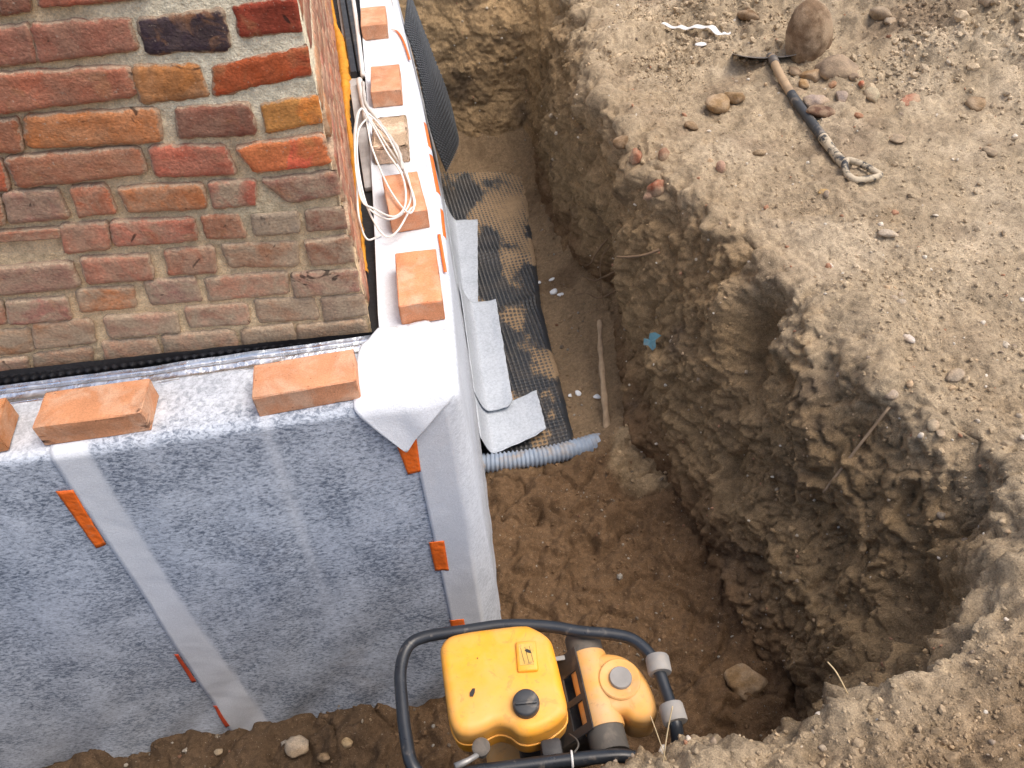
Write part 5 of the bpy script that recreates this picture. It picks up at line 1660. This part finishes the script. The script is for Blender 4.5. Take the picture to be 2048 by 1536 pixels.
# ------------------------------------------------------------------ shovel
M['shovel_wood'] = plain('dirty_ash_wood', (0.40, 0.285, 0.175), 0.85, grime=(0.20, 0.15, 0.10), gscale=20, bump=0.002, bscale=120)
M['grip_dirt'] = plain('grip_caked_with_sand', (0.035, 0.037, 0.040), 0.7, grime=(0.50, 0.42, 0.30), gscale=26, lo=0.40, hi=0.52, gmax=0.95, bump=0.003, bscale=150)
M['grip'] = plain('black_grip', (0.040, 0.043, 0.047), 0.55, grime=(0.30, 0.25, 0.19), gscale=20, lo=0.55, hi=0.68, gmax=0.6)
M['steel_dull'] = plain('dull_shovel_steel', (0.14, 0.125, 0.11), 0.6, 0.35, grime=(0.30, 0.235, 0.165), gscale=12, gmax=0.8)
shovel = empty('shovel', (1.68, 1.6, -0.23))
S0 = np.array((1.68, 1.6, -0.23))
axis_pts = np.array([(1.712, 2.050, -0.135), (1.690, 1.900, -0.150), (1.680, 1.740, -0.172), (1.684, 1.600, -0.195), (1.686, 1.430, -0.215), (1.680, 1.230, -0.228), (1.688, 1.180, -0.226)])
sp = spline(axis_pts, 10) - S0
link('shaft', tube('shaft', sp[:22], np.linspace(0.0185, 0.0195, 22), 14), M['shovel_wood'], shovel)
link('grip_sleeve', tube('grip_sleeve', sp[20:42], np.linspace(0.0205, 0.0205, 22), 14), M['grip'], shovel)
link('lower_shaft', tube('lower_shaft', sp[40:], 0.0195 + 0.0012 * np.sin(np.arange(len(sp[40:])) * 0.8), 14), M['grip_dirt'], shovel)
hd = spline(np.array([(1.688, 1.195, -0.222), (1.655, 1.155, -0.222), (1.640, 1.095, -0.226), (1.658, 1.060, -0.230), (1.705, 1.056, -0.228), (1.752, 1.062, -0.226), (1.748, 1.088, -0.222), (1.722, 1.150, -0.220)]), 8, True) - S0 + np.array([0, 0, 0.014])
tt = np.linspace(0, 2 * math.pi, len(hd), endpoint=False)
link('handle', tube('handle', hd, 0.0135, 12, True), M['grip_dirt'], shovel)
# blade: dished plate pushed into the loose earth
u, v = np.meshgrid(np.linspace(-0.165, 0.105, 22), np.linspace(0, 0.26, 18), indexing='ij')
u, v = u.ravel(), v.ravel()
wide = 1 - 0.10 * sstep(0.18, 0.26, v)
Wd = np.array((-0.955, 0.26, -0.06)); Wd /= np.linalg.norm(Wd)
Ld = np.array((0.26, 0.90, -0.34)); Ld /= np.linalg.norm(Ld)
Nd = np.cross(Ld, Wd); Nd /= np.linalg.norm(Nd)
dish = 0.018 * (u / 0.15) ** 2 + 0.010 * np.exp(-(u / 0.02) ** 2) * (1 - sstep(0, 0.15, v))
org = np.array((1.712, 2.035, -0.135)) - S0
V = org - Wd[None] * (u * wide)[:, None] * -1.0 * -1.0 + Ld[None] * v[:, None] + Nd[None] * dish[:, None]
bl = link('blade', np_mesh('blade', V, grid_faces(22, 18), True), M['steel_dull'], shovel)
m_ = bl.modifiers.new('thickness', 'SOLIDIFY')
m_.thickness = 0.003
link('socket', tube('socket', np.array([(1.715, 2.085, -0.140), (1.711, 2.03, -0.138), (1.704, 1.985, -0.141)]) - S0, [0.014, 0.0225, 0.0215], 14), M['steel_dull'], shovel)
tag(shovel, 'dirty shovel with wooden shaft and D handle lying on the sandy ground', 'shovel')

# ------------------------------------------------------------------ vibratory rammer
M['yellow'] = plain('yellow_tank_plastic', (0.86, 0.37, 0.022), 0.45, grime=(0.66, 0.40, 0.16), gscale=6, lo=0.42, hi=0.66, gmax=0.6, scuff=(0.30, 0.17, 0.06), var=0.05)
M['yellow_dusty'] = plain('dusty_yellow_plastic', (0.72, 0.36, 0.08), 0.6, grime=(0.56, 0.36, 0.18), gscale=8, lo=0.34, hi=0.62, gmax=0.9, var=0.06, scuff=(0.26, 0.17, 0.09))
M['frame_black'] = plain('black_tube_paint', (0.018, 0.022, 0.028), 0.34, grime=(0.16, 0.14, 0.12), gscale=35, lo=0.60, hi=0.72, gmax=0.6, var=0.2)
M['rubber'] = plain('dusty_rubber', (0.085, 0.078, 0.068), 0.75, grime=(0.22, 0.18, 0.14), gmax=0.6)
M['roller'] = plain('grey_roller', (0.27, 0.26, 0.245), 0.75, grime=(0.36, 0.31, 0.25), gmax=0.6)
M['engine'] = plain('dark_engine', (0.030, 0.030, 0.032), 0.6, grime=(0.15, 0.12, 0.09), gmax=0.6, var=0.3)
M['zinc'] = plain('zinc', (0.30, 0.30, 0.29), 0.5, 0.6, grime=(0.2, 0.16, 0.12))
M['decal'] = plain('worn_decal', (0.60, 0.37, 0.08), 0.6, grime=(0.22, 0.15, 0.06), gscale=55, lo=0.50, hi=0.62, gmax=0.7)
M['ink'] = plain('black_print', (0.02, 0.018, 0.016), 0.6)
R0 = np.array((0.08, -0.56, -1.44))
ram = empty('vibratory_rammer', tuple(R0))
tag(ram, 'yellow and black vibratory rammer standing in the trench at the corner', 'rammer')


def rp(name, me, m, parent=None):
    """part of the rammer: mesh given in world metres"""
    if parent is None or parent is ram:
        me.transform(Matrix.Translation(-Vector(R0)))
        return link(name, me, M[m], ram)
    me.transform(Matrix.Translation(-Vector(R0)))
    return link(name, me, M[m], parent)


ZH = -0.47
loop = [(-0.237, -0.46), (-0.238, -0.55), (-0.233, -0.63), (-0.222, -0.690), (-0.185, -0.722), (-0.10, -0.722), (0.02, -0.728), (0.14, -0.735), (0.26, -0.748), (0.335, -0.770),
        (0.377, -0.775), (0.392, -0.745), (0.395, -0.70), (0.395, -0.62), (0.392, -0.565), (0.380, -0.522), (0.350, -0.483), (0.305, -0.462), (0.226, -0.440), (0.150, -0.412), (0.04, -0.388), (-0.065, -0.384), (-0.165, -0.382), (-0.214, -0.400)]
zz_ = [ZH] * len(loop)
lp3 = [(x, y, ZH + (-0.03 if (x > 0.30 and y < -0.74) else 0) + (-0.012 if y < -0.70 else 0)) for x, y in loop]
handle = rp('handle_frame', tube('handle_frame', spline(lp3, 8, True), 0.0155, 16, True), 'frame_black')
for (x, y, dx, dy) in ((0.397, -0.560, -0.10, -1), (0.396, -0.680, 0.0, -1)):
    d = Vector((-dx, -dy, 0)).normalized()
    c = Vector((x, y, ZH)) - d * 0.022
    rp('roller', sharp(lathe('roller', [(0.017, 0.0), (0.0275, 0.0), (0.0295, 0.004), (0.0295, 0.038), (0.0275, 0.043), (0.017, 0.043)], 28, d, c), 40), 'roller')

to = [(-0.134, -0.455), (-0.131, -0.425), (-0.108, -0.402), (-0.06, -0.397), (0.02, -0.400), (0.075, -0.404), (0.105, -0.414), (0.143, -0.452), (0.150, -0.500), (0.152, -0.58), (0.152, -0.625), (0.141, -0.648),
      (0.105, -0.668), (0.06, -0.676), (0.030, -0.670), (0.008, -0.650), (-0.020, -0.640), (-0.055, -0.648), (-0.090, -0.650), (-0.115, -0.638), (-0.128, -0.605), (-0.132, -0.53)]
tank = rp('fuel_tank', prism('fuel_tank', spline(np.c_[np.array(to), np.zeros(len(to))], 5, True)[:, :2], -0.440, -0.585, 0.024, 7, 0.004), 'yellow')
seam = spline(np.c_[np.array(to), np.full(len(to), -0.515)], 5, True)
rp('tank_seam', tube('tank_seam', seam, 0.0032, 6, True), 'yellow', tank)
# raised label block
bm_lab = box('label_block', (0.052, 0.078, 0.016), 0.006, 3)
bm_lab.transform(Matrix.Translation((0.078, -0.497, -0.4365)) @ Matrix.Rotation(-0.10, 4, 'Z'))
lab = rp('label_block', bm_lab, 'yellow', tank)
dec = box('label_decal', (0.034, 0.054, 0.0012), 0, 1)
dec.transform(Matrix.Translation((0.077, -0.494, -0.4281)) @ Matrix.Rotation(-0.10, 4, 'Z'))
rp('label_decal', dec, 'decal', tank)


def mark(pts, z, m='ink', name='print_mark'):
    V = [(x, y, z) for x, y in pts] + [(x, y, z + 0.0006) for x, y in pts]
    n = len(pts)
    F = [tuple(range(n))[::-1], tuple(range(n, 2 * n))] + [(i, (i + 1) % n, n + (i + 1) % n, n + i) for i in range(n)]
    return rp(name, py_mesh(name, V, F, False), m, tank)


mark([(0.075, -0.484), (0.081, -0.480), (0.088, -0.486), (0.091, -0.494), (0.084, -0.492), (0.079, -0.489)], -0.4276)
for k in range(3):
    x0 = 0.0655 + 0.011 * k
    mark([(x0, -0.475), (x0 + 0.0009, -0.475), (x0 + 0.0040, -0.517), (x0 + 0.0031, -0.517)], -0.4276)
mark([(-0.072, -0.560), (-0.064, -0.551), (-0.058, -0.552), (-0.060, -0.562), (-0.066, -0.571), (-0.073, -0.569)], -0.4361, name='paint_chip')
mark([(-0.045, -0.478), (-0.041, -0.477), (-0.042, -0.481)], -0.4364, name='paint_chip')
# filler cap with its grip bar
cx, cy = 0.056, -0.612
cap = rp('filler_cap', sharp(lathe('filler_cap', [(0.031, -0.445), (0.032, -0.440), (0.032, -0.424), (0.0305, -0.418), (0.027, -0.4155), (0.012, -0.415), (0.004, -0.415)], 36, (0, 0, 1), (cx, cy, 0)), 45), 'grip', tank)
gb2 = box('cap_grip', (0.052, 0.008, 0.010), 0.003, 2)
gb2.transform(Matrix.Translation((cx, cy - 0.004, -0.4135)) @ Matrix.Rotation(-0.08, 4, 'Z'))
rp('cap_grip', gb2, 'grip', tank)

# air filter: cross tube with a domed housing
rp('filter_tube', sharp(lathe('filter_tube', [(0.030, 0), (0.0445, 0.0), (0.046, 0.004), (0.046, 0.292), (0.0445, 0.297), (0.030, 0.297)], 36, (-0.01, 1, 0), (0.238, -0.722, -0.532)), 40), 'rubber')
rp('filter_sleeve', sharp(lathe('filter_sleeve', [(0.0455, 0), (0.0485, 0.0), (0.050, 0.006), (0.050, 0.182), (0.0485, 0.188), (0.0455, 0.188)], 40, (-0.01, 1, 0), (0.2375, -0.668, -0.532)), 40), 'yellow_dusty')
fo_ = [(0.235, -0.500), (0.275, -0.494), (0.315, -0.506), (0.342, -0.530), (0.360, -0.562), (0.369, -0.600), (0.371, -0.640), (0.362, -0.668), (0.335, -0.676), (0.305, -0.668), (0.285, -0.650), (0.250, -0.645), (0.230, -0.60), (0.228, -0.54)]
hous = rp('filter_housing', prism('filter_housing', spline(np.c_[np.array(fo_), np.zeros(len(fo_))], 6, True)[:, :2], -0.487, -0.625, 0.024, 7, 0.006), 'yellow_dusty')
rp('cover_ring', sharp(lathe('cover_ring', [(0.052, -0.490), (0.052, -0.4815), (0.049, -0.4785), (0.045, -0.4785), (0.040, -0.4815), (0.020, -0.4815)], 40, (0, 0, 1), (0.296, -0.572, 0)), 40), 'yellow_dusty', hous)
rp('cover_disc', sharp(lathe('cover_disc', [(0.0275, -0.488), (0.0275, -0.4735), (0.026, -0.4715), (0.010, -0.471), (0.003, -0.471)], 36, (0, 0, 1), (0.298, -0.572, 0)), 40), 'roller', hous)
# black guard with slots between tank and filter
bm = bmesh.new()
ox, oy = 0.176, -0.57
ys_ = [-0.675, -0.655, -0.600, -0.585, -0.525, -0.510, -0.470]
zs_ = [-0.488, -0.500, -0.522, -0.545, -0.60]
for a in range(len(ys_) - 1):
    for b in range(len(zs_) - 1):
        if a in (1, 3) and b in (1, 2):
            continue
        q = [(ys_[a], zs_[b]), (ys_[a + 1], zs_[b]), (ys_[a + 1], zs_[b + 1]), (ys_[a], zs_[b + 1])]
        bm.faces.new([bm.verts.new((0.206 + (zz3 + 0.490) * 0.72, yy3, zz3)) for yy3, zz3 in q])
bmesh.ops.remove_doubles(bm, verts=list(bm.verts), dist=1e-5)
r_ext = bmesh.ops.extrude_face_region(bm, geom=list(bm.faces))
for e_ in r_ext['geom']:
    if isinstance(e_, bmesh.types.BMVert):
        e_.co.x -= 0.004; e_.co.z += 0.005
bmesh.ops.recalc_face_normals(bm, faces=list(bm.faces))
gm = bpy.data.meshes.new('slotted_guard')
bm.to_mesh(gm)
bm.free()
rp('slotted_guard', gm, 'engine')
eb = box('engine_block', (0.20, 0.20, 0.20), 0.02, 3, (0.13, -0.565, -0.700))
rp('engine_block', eb, 'engine')
rp('cylinder_fins', sharp(lathe('cylinder_fins', sum([[(0.05, -0.10 + 0.012 * k), (0.062, -0.10 + 0.012 * k), (0.062, -0.095 + 0.012 * k), (0.05, -0.095 + 0.012 * k)] for k in range(9)], []), 24, (1, 0, 0.2), (0.29, -0.575, -0.70)), 30), 'engine')
br = box('steel_bracket', (0.045, 0.012, 0.004), 0.001, 1, (0.166, -0.478, -0.52))
rp('steel_bracket', br, 'zinc')
for yb in (-0.43, -0.70):
    rp('handle_mount', box('handle_mount', (0.05, 0.05, 0.10), 0.01, 2, (0.10, yb, -0.54)), 'engine')
rp('ramming_case', box('ramming_case', (0.18, 0.20, 0.20), 0.03, 3, (0.03, -0.56, -0.88)), 'yellow_dusty')
bel = [(0.055, -1.34)]
for k in range(10):
    z0 = -1.33 + 0.035 * k
    bel += [(0.070, z0), (0.088, z0 + 0.009), (0.088, z0 + 0.018), (0.070, z0 + 0.027)]
bel += [(0.07, -0.975), (0.04, -0.975)]
rp('bellows', lathe('bellows', bel, 28, (0, 0, 1), (0.05, -0.56, 0)), 'rubber')
fp = box('tamping_foot', (0.34, 0.26, 0.055), 0.012, 3, (0.05, -0.56, -1.395))
for v_ in fp.vertices:
    if abs(v_.co.x - 0.05) > 0.13 and v_.co.z < -1.39:
        v_.co.z += 0.03
rp('tamping_foot', fp, 'engine')
rp('foot_socket', sharp(lathe('foot_socket', [(0.09, -1.372), (0.085, -1.345), (0.06, -1.33), (0.03, -1.33)], 24, (0, 0, 1), (0.05, -0.56, 0)), 40), 'engine')
# throttle lever with knob, clip and wire on the near tube
kn = rp('throttle_knob', sharp(lathe('throttle_knob', [(0.012, -0.500), (0.012, -0.468), (0.019, -0.466), (0.021, -0.462), (0.021, -0.456), (0.018, -0.453), (0.008, -0.450)], 28, (0, 0, 1), (-0.062, -0.680, 0)), 40), 'rubber')
rp('throttle_lever', tube('throttle_lever', np.array([(-0.062, -0.690, -0.462), (-0.095, -0.706, -0.452), (-0.125, -0.716, -0.447)]), [0.006, 0.007, 0.009], 10), 'zinc', kn)
tor = []
for k in range(20):
    t_ = 2 * math.pi * k / 20
    tor.append((0.140 + 0.002 * math.cos(t_), -0.735 + 0.0175 * math.cos(t_), ZH - 0.012 + 0.0175 * math.sin(t_)))
rp('wire_clip', tube('wire_clip', np.array(tor), 0.0028, 8, True), 'white_plastic', handle)
rp('control_wire', tube('control_wire', spline([(0.150, -0.662, -0.530), (0.160, -0.690, -0.490), (0.160, -0.712, -0.470), (0.146, -0.728, -0.462)], 6), 0.0022, 8), 'rubber')
rp('tube_bolt', lathe('tube_bolt', [(0.009, 0), (0.009, 0.005), (0.004, 0.008)], 14, (0, 0, 1), (0.243, -0.437, -0.486)), 'zinc')

# dry straws on the near edge of the trench
for pts_, r, labl in (([(0.305, -0.835, -0.295), (0.318, -0.800, -0.235), (0.335, -0.765, -0.185)], 0.0013, 'longer dry straw sticking up from the near rim in front of the rammer'),
                      ([(0.315, -0.83, -0.30), (0.300, -0.79, -0.24), (0.292, -0.765, -0.215)], 0.0010, 'shorter dry straw leaning left on the near rim'),
                      ([(0.74, -0.765, -0.30), (0.715, -0.735, -0.25), (0.700, -0.715, -0.235)], 0.0015, 'dry straw bent over the rim at the lower right')):
    o = link('dry_straw', tube('dry_straw', spline(pts_, 5), r, 6), M['straw'])
    tag(o, labl, 'straw', 'straws on the near rim')
